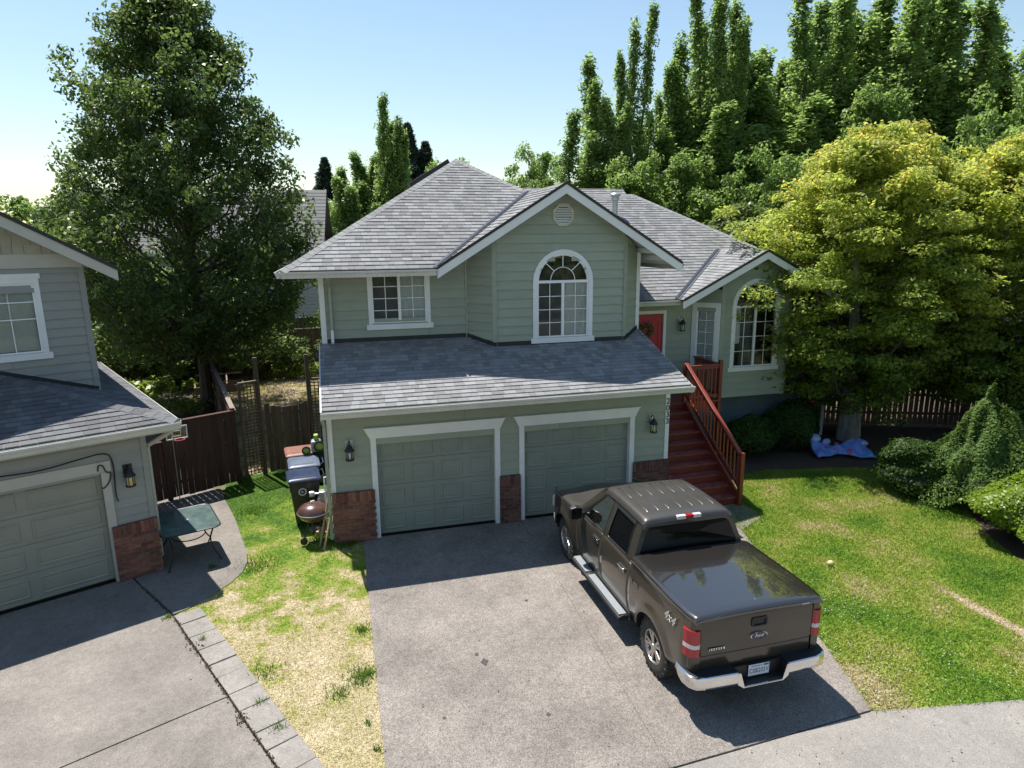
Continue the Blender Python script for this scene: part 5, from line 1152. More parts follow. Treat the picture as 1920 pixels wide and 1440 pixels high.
trellis('square lattice trellis with tall post against the green house corner', (-.46,5.0), (-.06,5.05), 2.4, ((-.12,3.08),))
# ================================================================== YARD THINGS
# glass patio table
TB = thing('patio_table', 'green glass patio table on the side patio', 'table', (-2.75,.28,0), R(19))
TGL = mat('green_table_glass', (.085,.125,.12), .12, .25, 6, spec=.5, coat=.3, coatr=.1, big=.2, bigsc=2)
def rrect(a, b_, r_, n=5):
    out = []
    for (cx, cy, a0) in ((a-r_,b_-r_,0),(-a+r_,b_-r_,90),(-a+r_,-b_+r_,180),(a-r_,-b_+r_,270)):
        for k in range(n+1): t = R(a0+90*k/n); out.append((cx+r_*math.cos(t), cy+r_*math.sin(t)))
    return out
q = MB(); q.prism([(x,y,.712) for x, y in rrect(.50,.66,.14)], (0,0,.008)); q.build('glass_top', TGL, TB, fixn=True)
pl_ = rrect(.51,.67,.15); q = MB(); q.tube([(x,y,.71) for x, y in pl_]+[(*pl_[0],.71)], .014, 8); q.build('rim', BLACKM, TB)
for (sx_, sy_) in ((-1,-1),(1,-1),(1,1),(-1,1)):
    q = MB(); q.tube(smooth([(sx_*.40,sy_*.52,.70),(sx_*.36,sy_*.44,.55),(sx_*.33,sy_*.38,.38),(sx_*.36,sy_*.44,.2),(sx_*.45,sy_*.58,.02),(sx_*.46,sy_*.60,.0)]), .015, 8); q.build('leg', BLACKM, TB)
q = MB(); q.tube([(.30*math.cos(t),.34*math.sin(t),.42) for t in np.linspace(0,2*math.pi,25)], .011, 6); q.build('leg_ring', BLACKM, TB)
q = MB(); q.lathe([(.03,.722),(.03,.726),(.018,.727)], 14); q.build('umbrella_hole', VINYL, TB)
# wheelie bins
def bin_(label, loc, rz, body, lid, m_logo=None, lidfrac=1.0):
    t = thing('wheelie_bin', label, 'bin', loc, rz)
    sec = lambda z, a, b_: [(x,y,z) for x, y in rrect(a,b_,.05,3)]
    q = MB(); q.loft([sec(.06,.22,.25),sec(.5,.26,.29),sec(.80,.285,.32),sec(.805,.30,.335),sec(.99,.31,.345),sec(1.0,.325,.36),sec(1.03,.325,.36)], smooth=True); bo = q.build('body', body, t, sharp=40)
    q = MB(); q.loft([sec(1.035,.34,.375),sec(1.06,.345,.38),sec(1.085,.32,.36),sec(1.10,.25,.30),sec(1.105,.05,.06)]); li = q.build('lid', lid, t, sharp=40)
    q = MB(); q.box(-.20,-.26,1.098,.20,.26,1.112); q.build('lid_panel', lid, li, bevel=.01)
    q = MB(); q.tube([(.36,-.22,1.04),(.42,-.22,1.07),(.42,.22,1.07),(.36,.22,1.04)], .014, 8); q.build('handle', body, t)
    for s in (-1,1): q = MB(); q.lathe([(.001,-.03),(.10,-.03),(.12,-.02),(.12,.02),(.10,.03),(.001,.03)], 20, (.24,s*.27,.12), (0,1,0)); q.build('wheel', RUBBER, t)
    if m_logo:
        q = MB(); q.lathe([(.085,0),(.085,.004),(.066,.004),(.066,.002),(.045,.002),(.001,.0021)], 24, (-.05,-.338,.80), (0,-1,0)); q.build('round_logo', m_logo, t)
        q = MB(); q.loft([[(-.05+.058*math.cos(t_),-.342,.80+.058*math.sin(t_)) for t_ in np.linspace(0,6.283,17)[:-1]],[(-.05+.058*math.cos(t_),-.3425,.80+.058*math.sin(t_)) for t_ in np.linspace(0,6.283,17)[:-1]]]); q.build('logo_centre', body, t, fixn=True)
        q = MB(); q.box(-.08,-.3445,.785,-.02,-.3435,.80); q.box(-.075,-.3445,.80,-.05,-.3435,.825); q.build('logo_mark', m_logo, t)
    return t
BINK = mat('black_bin_plastic', (.010,.012,.015), .42, .15, 6); BINN = mat('navy_lid_plastic', (.03,.045,.09), .28, .2, 4, coat=.3); BINBR = mat('brown_bin_plastic', (.20,.085,.06), .5, .2, 5); BINB = mat('blue_bin_plastic', (.02,.05,.13), .35, .2, 5); BINBL = mat('bluegrey_lid_plastic', (.12,.15,.21), .3, .2, 5); BINBD = mat('dark_brown_plastic', (.045,.022,.018), .5, .2, 5)
LOGO = mat('logo_pale', (.42,.45,.46), .6)
bin_('black wheelie bin with round emblem and navy lid in front of the others', (-.60,1.28,0), R(6), BINK, BINN, LOGO)
bin_('blue wheelie bin with grey blue lid between the black and brown bins', (-.62,2.16,0), R(5), BINB, BINBL)
bin_('brown wheelie bin at the end of the row by the lattice', (-.74,3.05,0), R(7), BINBD, BINBR)
# kettle grill
KG = thing('kettle_grill', 'brown domed kettle grill on three legs on the grass', 'grill', (-.40,.22,0), R(20))
KEN = mat('brown_enamel', (.085,.04,.032), .28, .12, 6, coat=.4)
q = MB(); q.lathe([(.04,.42),(.16,.45),(.25,.51),(.29,.58),(.30,.62),(.305,.63),(.295,.63),(.28,.6)], 32); q.build('bowl', KEN, KG)
q = MB(); q.lathe([(.31,.628),(.308,.645),(.285,.70),(.22,.765),(.12,.80),(.03,.812),(.001,.813)], 32); q.build('lid', KEN, KG)
q = MB(); q.lathe([(.315,.622),(.318,.63),(.31,.638)], 32); q.build('lid_rim', STEEL, KG)
q = MB(); q.tube([(-.035,0,.81),(-.035,0,.85),(.035,0,.85),(.035,0,.81)], .016, 8); q.build('lid_handle', VINYL, KG)
for i, a in enumerate((200,320,80)):
    c_, s_ = math.cos(R(a)), math.sin(R(a)); q = MB(); q.tube([(.12*c_,.12*s_,.46),(.27*c_,.27*s_,.02 if i else .06)], .013, 8); q.build('leg', BLACKM, KG)
q = MB(); q.lathe([(.001,-.025),(.07,-.025),(.075,0),(.07,.025),(.001,.025)], 18, (.27*math.cos(R(200)),.27*math.sin(R(200)),.078), (.3,.95,0)); q.build('wheel', BLACKM, KG)
q = MB(); q.lathe([(.11,.25),(.12,.26),(.02,.27)], 20); q.build('ash_pan', STEEL, KG)
tag(MB().box(-.28,.30,0,.10,.55,.07).build('wood_crate', WOODT, loc=(-.2,.1,0), rot=(0,0,R(-15)), bevel=.006), 'flat orange brown wooden board lying under the grill', 'board')
for i, (p_, q_) in enumerate((((-.30,-.10,0.0),(-.035,.16,1.16)),((-.22,-.28,0.0),(-.02,-.04,.78)))):
    tag(MB().bar(p_, q_, .035, .022).build('wooden_stick', WOODT), ('long thin wooden stick leaning on the house corner board','short pale wooden stick leaning beside the brick pier')[i], 'stick')
# gas meter on the left wall
GM = thing('gas_meter', 'grey gas meter with white riser pipe on the side wall', 'meter', (-.20,.75,0))
q = MB(); q.lathe([(.001,-.09),(.10,-.09),(.13,-.06),(.13,.06),(.10,.09),(.001,.09)], 18, (0,0,.62), (0,1,0)); q.build('meter_body', STEEL, GM)
q = MB(); q.tube([(.05,-.1,.0),(.05,-.1,.9),(.05,-.1,1.18),(.16,-.1,1.18)], .018, 8); q.build('riser_pipe', VINYL, GM); q = MB(); q.tube([(-.02,0,.72),(-.02,0,.80),(-.22,0,.80)], .022, 8); q.lathe([(.001,-.05),(.06,-.05),(.07,0),(.06,.05),(.001,.05)], 14, (-.22,-.0,.80), (1,0,0)); q.build('regulator', STEEL, GM)
q = MB(); q.box(-.08,-.09,.70,.08,.09,.86); q.build('index_box', STEEL, GM, bevel=.02)
# upright stored lawn mower
LM = thing('lawn_mower', 'lime green and grey push mower stored upright behind the bins', 'mower', (-.32,2.75,0), R(0))
LIME = mat('lime_plastic', (.32,.48,.06), .4, .1, 6); MOWG = mat('mower_grey', (.30,.32,.33), .45, .1, 6)
q = MB(); q.loft([[(x*.9,-.12,z+.7) for x, z in rrect(.22,.42,.1,4)],[(x,.0,z+.7) for x, z in rrect(.24,.45,.1,4)],[(x*.8,.14,z+.7) for x, z in rrect(.22,.40,.1,4)]]); q.build('deck', BLACKM, LM, fixn=True)
q = MB(); q.box(-.13,-.22,1.15,.10,.05,1.42); q.build('motor_cover', MOWG, LM, bevel=.05)
q = MB(); q.box(-.06,-.16,1.40,.04,.0,1.55); q.build('battery', LIME, LM, bevel=.02)
for (x, z, r_) in ((.06,1.30,.13),(.10,.50,.14),(-.24,1.22,.10)):
    q = MB(); q.lathe([(.001,-.02),(r_*.72,-.02),(r_*.72,.0)], 24, (x,-.26,z), (0,-1,0)); q.build('wheel_hub', LIME, LM); q = MB(); q.lathe([(r_*.72,-.03),(r_,-.03),(r_,.03),(r_*.72,.03)], 24, (x,-.26,z), (0,-1,0)); q.build('wheel', BLACKM, LM)
q = MB(); q.tube([(-.2,.1,.3),(-.2,.12,1.2),(.2,.12,1.2),(.2,.1,.3)], .015, 8); q.build('handle', MOWG, LM)
# toy basketball hoop
HP = thing('basketball_hoop', 'small toy basketball hoop with clear backboard above the gate', 'hoop', (-3.40,3.20,1.50), R(22))
q = MB(); ring(q, rect_loop(-.24,.22,.05,.36), rect_loop(-.215,.195,.075,.335), -.01, .01); q.build('backboard_frame', VINYL, HP); q = MB(); q.add([(-.215,0,.075),(.195,0,.075),(.195,0,.335),(-.215,0,.335)], [(0,1,2,3)]); q.build('backboard', GLASS, HP)
q = MB(); ring(q, rect_loop(-.10,.08,.12,.26), rect_loop(-.085,.065,.135,.245), -.012, .0); q.build('target_square', VINYL, HP)
q = MB(); q.tube([(.02+.105*math.cos(t),-.13+.105*math.sin(t),.07) for t in np.linspace(0,6.283,21)], .011, 6); q.build('rim', mat('pink_rim', (.50,.08,.10), .5), HP); q = MB(); q.tube([(-.1,.05,.4),(-.1,.05,-1.50)], .012, 6); q.build('pole', STEEL, HP)
# ball and deflated pool float on the right
q = MB(); q.lathe([(.055*math.sin(t),.055-.055*math.cos(t)) for t in np.linspace(0,math.pi,13)], 20, (8.87,-3.6,-.01)); tag(q.build('ball', mat('pale_yellow_ball', (.62,.52,.26), .5)), 'small pale yellow ball on the front lawn', 'ball')
FLB = mat('float_vinyl', (.08,.34,.66), .3, .3, 2.2, col2=(.24,.25,.72), coat=.3); FLP = mat('float_pale', (.34,.46,.78), .3, .2, 4, coat=.3); FLR = mat('float_pink', (.55,.06,.16), .4)
FT = thing('pool_float', 'half deflated blue and lilac pool float lying by the maple trunk', 'pool float', (13.75,1.75,.02), R(-14)); FT.scale = (.86,.9,1.15)
q = MB(); n_ = 26; rows = []
for i in range(n_+1):
    u = i/n_; r_ = []
    for j in range(17):
        v = j/16; x = -.95+1.9*u; y = -.50+1.0*v; e = min(u,1-u)*n_/4; e2 = min(v,1-v)*4; z = .05+.17*min(1,e)*min(1,e2)**.6*(.55+.45*math.sin(u*9+1)*math.cos(v*5+u*4))+.05*math.sin(u*23)*math.sin(v*11); 
        z += .32*math.exp(-((u-.08)/.13)**2-((v-.68)/.3)**2)+.16*math.exp(-((u-.86)/.16)**2-((v-.75)/.28)**2)
        y2 = y*(1-.35*math.exp(-((u-.45)/.16)**2)); r_.append((x, y2+.08*math.sin(u*5), max(.0,z)))
    rows.append(r_)
q.loft(rows, closed=False, cap=False); fo = q.build('float_body', FLB, FT, sharp=70); md = fo.modifiers.new('thick','SOLIDIFY'); md.thickness = .03; md.offset = 1
for (cx, cy, cz, rx_, ry_, rz_, m_, a) in ((-.78,.20,.34,.22,.20,.12,FLP,.3),(.66,.18,.22,.34,.22,.09,FLP,-.3),(-.32,.28,.22,.20,.10,.09,FLP,.5)):
    q = MB(Matrix.Translation((cx,cy,cz)) @ Matrix.Rotation(a,4,'Z') @ Matrix.Diagonal((rx_,ry_,rz_,1))); q.lathe([(math.sin(t),-math.cos(t)) for t in np.linspace(0,math.pi,9)], 16); q.build('air_chamber', m_, FT)
for (cx, cy, cz, r_) in ((-.05,.1,.20,.08),(.12,-.36,.14,.08),(-.5,-.1,.20,.04),(-.30,-.22,.18,.035)):
    q = MB(); q.lathe([(r_,0),(r_*.8,.012),(.001,.02)], 14, (cx,cy,cz), (.1,-.55,.8)); q.build('printed_flower', FLR, FT)
# raised bed frame in the back yard
RBD = thing('planter_frame', 'dark weathered timber cold frame leaning in the back yard', 'planter', (-4.5,15.9,0), R(8))
for (a, b_) in (((-.9,-.5),(.9,-.5)),((.9,-.5),(.9,.5)),((.9,.5),(-.9,.5)),((-.9,.5),(-.9,-.5))): q = MB(); q.bar((*a,.16),(*b_,.16),.05,.30); q.build('side_board', WOODG, RBD)
for x in (-.3,.3): q = MB(); q.bar((x,-.5,.33),(x,.5,.62),.05,.05); q.build('lid_bar', WOODG, RBD)
q = MB(); q.bar((-.9,.5,.62),(.9,.5,.62),.05,.05); q.build('lid_bar', WOODG, RBD)
q = MB(); q.tube(smooth([(-1.75,14.2,.02),(-1.2,14.45,.03),(-.6,14.8,.03),(-.1,15.0,.03)]), .03, 6); tag(q.build('garden_hose', mat('pale_hose', (.5,.46,.38), .6)), 'pale garden hose lying on the back yard grass', 'hose')
# ================================================================== FAR HOUSES
FWALL = mat('far_pale_siding', (.52,.50,.47), .7, .06, 2); FROOF = mat('far_grey_roof', (.13,.128,.128), .9, .15, 12, rnd=.1)
def far_house(label, loc, rz, w_, d_, hw, hr, wins, wall=FWALL):
    t = thing('far_house', label, 'house', loc, rz)
    q = MB(); q.box(-w_/2,0,0,w_/2,d_,hw); wl = q.build('wall', wall, t)
    k = 0
    z = .2
    while z < hw-.1: q = MB(); q.box(-w_/2,-.03,z,w_/2,-.005,z+.17); q.build('siding_board', wall, wl); z += .2
    q = MB(); e = .5; q.prism([(-w_/2-e,-e,hw-.15),(-w_/2-e,d_/2,hr),(-w_/2-e,d_+e,hw-.15),(-w_/2-e,d_+e-.15,hw-.22),(-w_/2-e,d_/2,hr-.15),(-w_/2-e,-e+.15,hw-.22)], (w_+2*e,0,0)); rf_ = q.build('roof', FROOF, t, fixn=True)
    sl = (hr-hw+.15)/(d_/2+e); y = -e
    while y < d_/2-.1:
        q = MB(); q.prism([(-w_/2-e,y,hw-.15+(y+e)*sl+.035),(w_/2+e,y,hw-.15+(y+e)*sl+.035),(w_/2+e,y+.3,hw-.15+(y+.3+e)*sl+.012),(-w_/2-e,y+.3,hw-.15+(y+.3+e)*sl+.012)], (0,0,-.02)); q.build('shingle_course', FROOF, rf_, fixn=True); y += .3
    q = MB(); q.prism([(-w_/2-.01,0,hw-.1),(-w_/2-.01,d_/2,hr-.2),(-w_/2-.01,d_,hw-.1)], (.1,0,0)); q.build('gable_wall', wall, t, fixn=True); q = MB(); q.prism([(w_/2+.01,0,hw-.1),(w_/2+.01,d_/2,hr-.2),(w_/2+.01,d_,hw-.1)], (-.1,0,0)); q.build('gable_wall', wall, t, fixn=True)
    for (x, z, ww_, hh) in wins:
        q = MB(); ring(q, rect_loop(x-ww_/2-.1,x+ww_/2+.1,z-.1,z+hh+.1), rect_loop(x-ww_/2,x+ww_/2,z,z+hh), -.08, -.0); wn = q.build('window', WHITE, t); q = MB(); q.box(x-ww_/2,-.05,z,x+ww_/2,-.04,z+hh); q.build('pane', TINT, wn)
    q = MB(); q.box(-w_/2-e,-e-.1,hw-.25,w_/2+e,-e,hw-.1); q.build('gutter', WHITE, t)
    return t
far_house('pale sided house with grey roof behind the big tree and back fence', (-7.3,26,0), R(-4), 13.6, 9, 5.6, 9.0, ((5.2,.9,.5,1.6),(4.1,.9,.9,1.6),(1.0,1.0,1.4,1.5),(-2.5,1.2,1.4,1.5),(4.2,3.6,1.2,1.2),(0,3.6,1.2,1.2)))
far_house('white gabled house beyond the maple at the right', (27.5,9,0), R(-62), 9, 8, 5.6, 9.4, ((0,3.5,1.2,1.2),(-2.5,3.5,1.2,1.2),(2.2,1,1.2,1.4)))
fence('deck_skirt', 'brown board screen rising behind the back fence', (-6.5,20.9), (1.5,21.3), 2.32, WOODB, bw=.14, seed=12, posts=((.5,2.4),))
# ================================================================== FOLIAGE
def unit(a): return a/np.maximum(1e-9, np.linalg.norm(a, axis=-1, keepdims=True))
def leaf_quads(c, nrm, size, g, aspect=.55, jit=.35, fold=.0):
    n = len(c); t = unit(np.cross(nrm, g.normal(0,1,(n,3)))); b = np.cross(nrm, t); s = (size*g.uniform(1-jit,1+jit,(n,1)))
    return np.stack([c-t*s, c+b*s*aspect, c+t*s, c-b*s*aspect], 1).reshape(-1,3)
def clump_leaves(cent, rad, n, g, size, up=.7, flat=.6, out_from=None, aspect=.55):
    """cent (K,3), rad (K,), n leaves per clump"""
    K = len(cent); d = unit(g.normal(0,1,(K,n,3))); r = g.uniform(.25,1,(K,n,1))**.6
    off = d*r*rad[:,None,None]; off[...,2] *= flat; c = (cent[:,None,:]+off).reshape(-1,3)
    nn = d.reshape(-1,3)*.6+g.normal(0,.55,(K*n,3))+np.array([0,0,up]); 
    return leaf_quads(c, unit(nn), size, g, aspect)
def make_tree(seed, H, z0, radf, n_limb, size, per, clump=.5, trunk_r=.18, el=(25,50), sub=5, up=.7, flat=.6, lean=(0,0), bark=None, wob=.15, drop=.0, limb_r=.3, aspect=.55, multi=1, topn=6, start=.0, hvar=.06, shell=0, spread=.4, lmax=1.12, tws=.55):
    g = np.random.default_rng(seed); rr = random.Random(seed); wd = MB(); lw = MB(); cents = []; rads = []
    for st in range(multi):
        ba = 2*math.pi*st/max(1,multi)+.6; bo = .0 if multi == 1 else trunk_r*.8; tops = 0 if multi == 1 else radf(.5)*spread*rr.uniform(.7,1.2); Hs = H*(1-hvar*st*rr.uniform(.7,1.3)); k = 9; pts = []
        for i in range(k+1):
            t = i/k; pts.append(V((bo*math.cos(ba)+lean[0]*t*Hs+math.cos(ba)*tops*t+rr.uniform(-wob,wob)*t*(i > 0), bo*math.sin(ba)+lean[1]*t*H+math.sin(ba)*tops*t+rr.uniform(-wob,wob)*t*(i > 0), Hs*.96*t)))
        wd.tube(pts, [trunk_r*(1.25 if i == 0 else 1)*(1-.93*i/k)+.008 for i in range(k+1)], 9)
        nl = n_limb//multi
        for i in range(nl):
            t = z0+(1-z0)*((i+rr.random())/nl)**1.0; z = Hs*t; az = i*2.39996+rr.uniform(-.4,.4)+st; L_ = radf(t)*rr.uniform(.70,lmax)
            if L_ < .05: continue
            e = R(rr.uniform(*el)); 
            def tp_(zz):
                u = min(.999,max(0,zz/(Hs*.96)))*k; a = int(u); return pts[a].lerp(pts[min(k,a+1)], u-a)
            zs = max(H*start, z-L_*math.tan(e)); s0 = tp_(zs); c_ = tp_(z); tip = V((c_.x+L_*math.cos(az), c_.y+L_*math.sin(az), z+rr.uniform(-.1,.1)*L_))
            mid = s0.lerp(tip,.5)+V((math.cos(az)*L_*.12,math.sin(az)*L_*.12,-.08*L_)); lp_ = [s0, s0.lerp(mid,.55), mid, mid.lerp(tip,.5)+V((0,0,.03*L_)), tip]
            r0 = max(.012, trunk_r*limb_r*(1-t*.7)*min(1.5,L_/2)); lw.tube(lp_, [r0, r0*.8, r0*.55, r0*.35, r0*.15], 5, cap=False)
            for j in range(sub):
                s = rr.uniform(.30,1.05) if j else 1.0; u = min(.999,s*.95)*4; a = int(u); p = lp_[a].lerp(lp_[a+1], u-a)
                sp = L_*.30+clump*.5; q_ = p+V((rr.gauss(0,sp*tws), rr.gauss(0,sp*tws), rr.gauss(.06,sp*.30)))
                if rr.random() < drop: continue
                if j and j % 2: lw.tube([p, p.lerp(q_,.5)+V((0,0,.03)), q_], [r0*.22+.003,r0*.15+.003,.003], 4, cap=False)
                cents.append(q_); rads.append(clump*rr.uniform(.6,1.25))
        for j in range(topn): cents.append(pts[-1]+V((rr.gauss(0,clump*.35),rr.gauss(0,clump*.35),rr.uniform(-1.6,.5)*clump))); rads.append(clump*rr.uniform(.4,.75))
    for j in range(shell):
        t = z0+(1-z0)*rr.random()**.8; az = rr.uniform(0,6.283); r_ = radf(t)*rr.uniform(.78,1.04); cents.append(V((lean[0]*t*H+r_*math.cos(az), lean[1]*t*H+r_*math.sin(az), H*t))); rads.append(clump*rr.uniform(.55,1.1))
    co = clump_leaves(np.array([tuple(c) for c in cents]), np.array(rads), per, g, size, up, flat, aspect=aspect)
    return wd, lw, co
def tree(name, label, cat, loc, leafm, barkm=None, rz=0, group=None, **kw):
    t = thing(name, label, cat, loc, rz, group); wd, lw, co = make_tree(**kw)
    wd.build('trunk', barkm or BARK, t); lw.build('limbs', BARK, t); arr_mesh('crown', co, 4, leafm, t); return t
L_BIG = leafmat('plum_leaf', (.035,.064,.016), (.118,.168,.036), .36, .4, .4, top=(.17,.20,.05))
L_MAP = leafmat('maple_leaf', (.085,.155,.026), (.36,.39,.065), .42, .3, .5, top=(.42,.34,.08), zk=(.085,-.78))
L_COL = leafmat('hornbeam_leaf', (.098,.160,.042), (.265,.355,.10), .44, .35, .42, top=(.26,.29,.09))
L_MID = leafmat('birch_leaf', (.080,.140,.032), (.22,.30,.076), .44, .35, .45, top=(.27,.30,.08))
L_BOX = leafmat('boxwood_leaf', (.018,.046,.007), (.060,.110,.016), .22, .2, .5)
L_HEDGE = leafmat('privet_leaf', (.09,.16,.012), (.24,.32,.030), .35, .45, .38, top=(.3,.3,.06))
L_SPR = leafmat('dwarf_spruce_needle', (.05,.105,.018), (.15,.23,.045), .22, .25, .55)
L_CON = leafmat('hazed_fir_needle', (.022,.038,.026), (.05,.072,.045), .12, .2, .6)  # needle greens lifted, distance haze put into the colour
L_HOSTA = leafmat('hosta_leaf', (.07,.13,.015), (.24,.28,.05), .4, .45, .4, top=(.4,.4,.15))
L_SHRUB = leafmat('shrub_leaf', (.045,.085,.016), (.16,.21,.05), .33, .4, .4, top=(.22,.24,.10))
# --- the big tree between the two houses
def r_big(t):
    pts = [(0,2.2),(.2,3.3),(.30,4.2),(.45,4.1),(.6,3.45),(.75,2.75),(.88,1.8),(1,.5)]
    for (a, b_), (c_, d_) in zip(pts, pts[1:]):
        if t <= c_: return b_+(d_-b_)*(t-a)/(c_-a)
    return .3
tree('plum_tree', 'big dark green leafy tree standing between the two houses', 'tree', (-4.35,12.4,0), L_BIG, seed=3, H=13.9, z0=.21, radf=r_big, n_limb=116, size=.072, per=112, shell=260, clump=.56, trunk_r=.22, el=(30,62), sub=7, up=.25, flat=.85, drop=.05, start=.15, lmax=1.04, tws=.42)
# --- maple in the front bed (layered sprays of yellowish leaves)
def r_map(t):
    pts = [(0,.8),(.18,1.5),(.3,2.8),(.42,3.55),(.55,3.75),(.68,3.4),(.8,2.6),(.92,1.5),(1,.4)]
    for (a, b_), (c_, d_) in zip(pts, pts[1:]):
        if t <= c_: return b_+(d_-b_)*(t-a)/(c_-a)
    return .3
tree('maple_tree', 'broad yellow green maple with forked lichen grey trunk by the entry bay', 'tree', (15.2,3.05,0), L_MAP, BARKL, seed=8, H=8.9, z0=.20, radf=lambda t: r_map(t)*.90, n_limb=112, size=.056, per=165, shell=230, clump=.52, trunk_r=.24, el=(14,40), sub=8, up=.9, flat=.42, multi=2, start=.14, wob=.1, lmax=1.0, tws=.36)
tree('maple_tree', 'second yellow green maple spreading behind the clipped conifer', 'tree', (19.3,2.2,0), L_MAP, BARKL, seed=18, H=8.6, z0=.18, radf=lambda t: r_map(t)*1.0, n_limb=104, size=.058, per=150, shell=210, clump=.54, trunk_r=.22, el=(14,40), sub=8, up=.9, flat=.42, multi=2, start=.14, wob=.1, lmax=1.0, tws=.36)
# --- row of tall columnar trees behind the house
def r_col(t): return max(.06, 1.9*(1-max(0,t-.16)/.86)**1.45) if t > .10 else 1.6
cols = []
for sd_, (H_, mul) in enumerate(((19.2,1.0),(16.4,1.15),(20.5,1.25))):
    cols.append(tree('columnar_tree', 'tall slender columnar tree in the row behind the green house', 'tree', (0,0,0), L_COL, seed=40+sd_, group='columnar trees behind the house', H=H_, z0=.06, radf=lambda t, m=mul: r_col(t)*m, n_limb=420, size=.088, per=26, clump=.28, trunk_r=.16, el=(60,80), sub=6, up=.35, flat=2.1, drop=.10, wob=.2, topn=14, aspect=.55, multi=6, hvar=.085, spread=.95))
spots = [(17.3,24,0,1.0,.95),(15.7,24.5,1,.97,1.25),(14.4,24.2,1,.78,1.2),(19.9,25,1,.97,1.0),(21.7,25,0,.99,1.35),(22.9,24.4,2,1.0,1.2),(24.0,25.4,2,1.02,1.25),(25.4,24.3,1,1.02,1.4),(27.3,24,0,.93,1.75),(28.9,23,2,1.02,1.6),(31.2,21.6,2,1.04,1.75),(33.6,20.6,2,1.05,1.8),(36.2,19.4,2,1.03,1.85),(39.0,17.6,2,1.0,1.8),(29.9,27,1,1.24,1.7),(32.6,26,0,1.10,1.9),(35.4,25,1,1.30,1.8),(38.4,24,0,1.12,2.0),(41.5,22.5,2,1.04,2.0),(27.9,27.4,1,1.18,1.3),(25.9,28,0,1.0,1.2),(43,18,0,1.05,2.2),(18.4,23.2,1,.62,1.7),(20.8,23.4,0,.66,1.8),(23.2,22.6,1,.80,1.9),(25.6,22.4,2,.66,2.0),(27.9,21.4,1,.86,2.1),(16.2,23.0,0,.55,1.6),(4.9,34,1,.93,1.0),(3.5,34.3,1,.84,1.2),(2.2,33.4,1,.72,1.2)]
used = set()
for i, (x, y, k, sz, sw) in enumerate(spots):
    if k not in used: o = cols[k]; used.add(k)
    else: o = copy_tree(cols[k])
    o.location = (x,y,0); o.scale = (sw,sw,sz); o.rotation_euler = (.03*math.sin(i*2.3),.035*math.cos(i*3.1),i*1.7)
    if 22 <= i < 28: o['label'] = 'shorter broad columnar tree filling the gaps of the row'; o['group'] = 'shorter trees of the columnar row'
    if i >= 28: o['label'] = 'slender columnar tree in the cluster beyond the main roof hip'; o['group'] = 'columnar cluster behind the roof'
# --- rounded trees filling in below and between
def r_rnd(t): return max(.2, 2.6*math.sqrt(max(.02, 1-((t-.5)/.54)**2)))
rnds = []
for sd_, (H_, prof, mu) in enumerate(((8.0, lambda t: max(.15, 2.7*math.sqrt(max(.02, 1-((t-.42)/.60)**2))*(1-.25*t)), 3),(8.4, lambda t: max(.12, 2.6*(1-max(0,t-.3)/.74)**.9), 4),(7.8, lambda t: max(.15, 2.5*math.sqrt(max(.02, 1-((t-.5)/.54)**2))), 3))):
    rnds.append(tree('round_tree', 'x', 'tree', (0,0,0), L_MID, seed=60+sd_, H=H_, z0=.10, radf=prof, n_limb=96, size=.082, per=82, shell=60, clump=.44, trunk_r=.16, el=(35,65), sub=6, up=.5, flat=.85, drop=.05, topn=8, multi=mu, hvar=.14, spread=.5))
RL = [((15.8,20.5),1.25,1.1,'leafy green tree rising over the entry roof ridge'),((19.5,19.5),1.2,1.15,'bushy green tree in front of the columnar row by the roof hip'),((22.6,19.0),1.3,1.15,'bushy green tree below the tallest columnar spires'),((25.0,17.6),1.25,1.15,'dense green tree behind the first maple'),((28.0,16.0),1.55,1.3,'tall dense green tree between the two maples'),((31.5,13.0),1.6,1.35,'tall dense green tree above the second maple'),((34.5,10.0),1.6,1.4,'dense green tree beside the white gabled house'),((12.8,22.0),1.0,.9,'small light green tree behind the wing ridge'),
      ((18.0,45.0),1.72,1.35,'olive green round crowned tree over the gable'),((10.8,50.0),1.62,1.4,'far rounded green tree just behind the roof peak'),((14.6,52.0),1.2,1.2,'low far green tree right of the roof peak'),((1.0,36.0),1.1,1.0,'yellowish green tree left of the columnar cluster'),((-.6,38.0),1.05,.9,'small green tree over the far house roof edge'),((-9.8,21.0),.95,1.0,'light green shrubby tree behind the taupe house gable'),((-13.5,24.0),1.05,1.0,'green tree at the edge behind the taupe house'),((-6.9,19.8),.62,1.1,'dark low tree under the big tree canopy'),((-3.6,20.3),.50,.8,'low leafy tree by the back fence')]
used = set()
for i, ((x, y), sz, sw, lab) in enumerate(RL):
    k = i % 3
    if k not in used: o = rnds[k]; used.add(k)
    else: o = copy_tree(rnds[k])
    o.location = (x,y,0); o.scale = (sw,sw,sz); o.rotation_euler = (0,0,i*2.1); o['label'] = lab
for i, (x, y, sz, sw) in enumerate(((-14,-36,1.1,1.3),(-6,-38,1.3,1.4),(1,-35,.9,1.2),(8,-39,1.35,1.5),(15,-36,1.0,1.3),(23,-34,1.2,1.4))):   # added out of view, to give windows and chrome greenery to reflect
    o = copy_tree(rnds[i % 3]); o.location = (x,y,0); o.scale = (sw,sw,sz); o.rotation_euler = (0,0,i*1.1); o['label'] = 'leafy tree added out of view across the street for the window reflections'; o['group'] = 'added trees across the street'
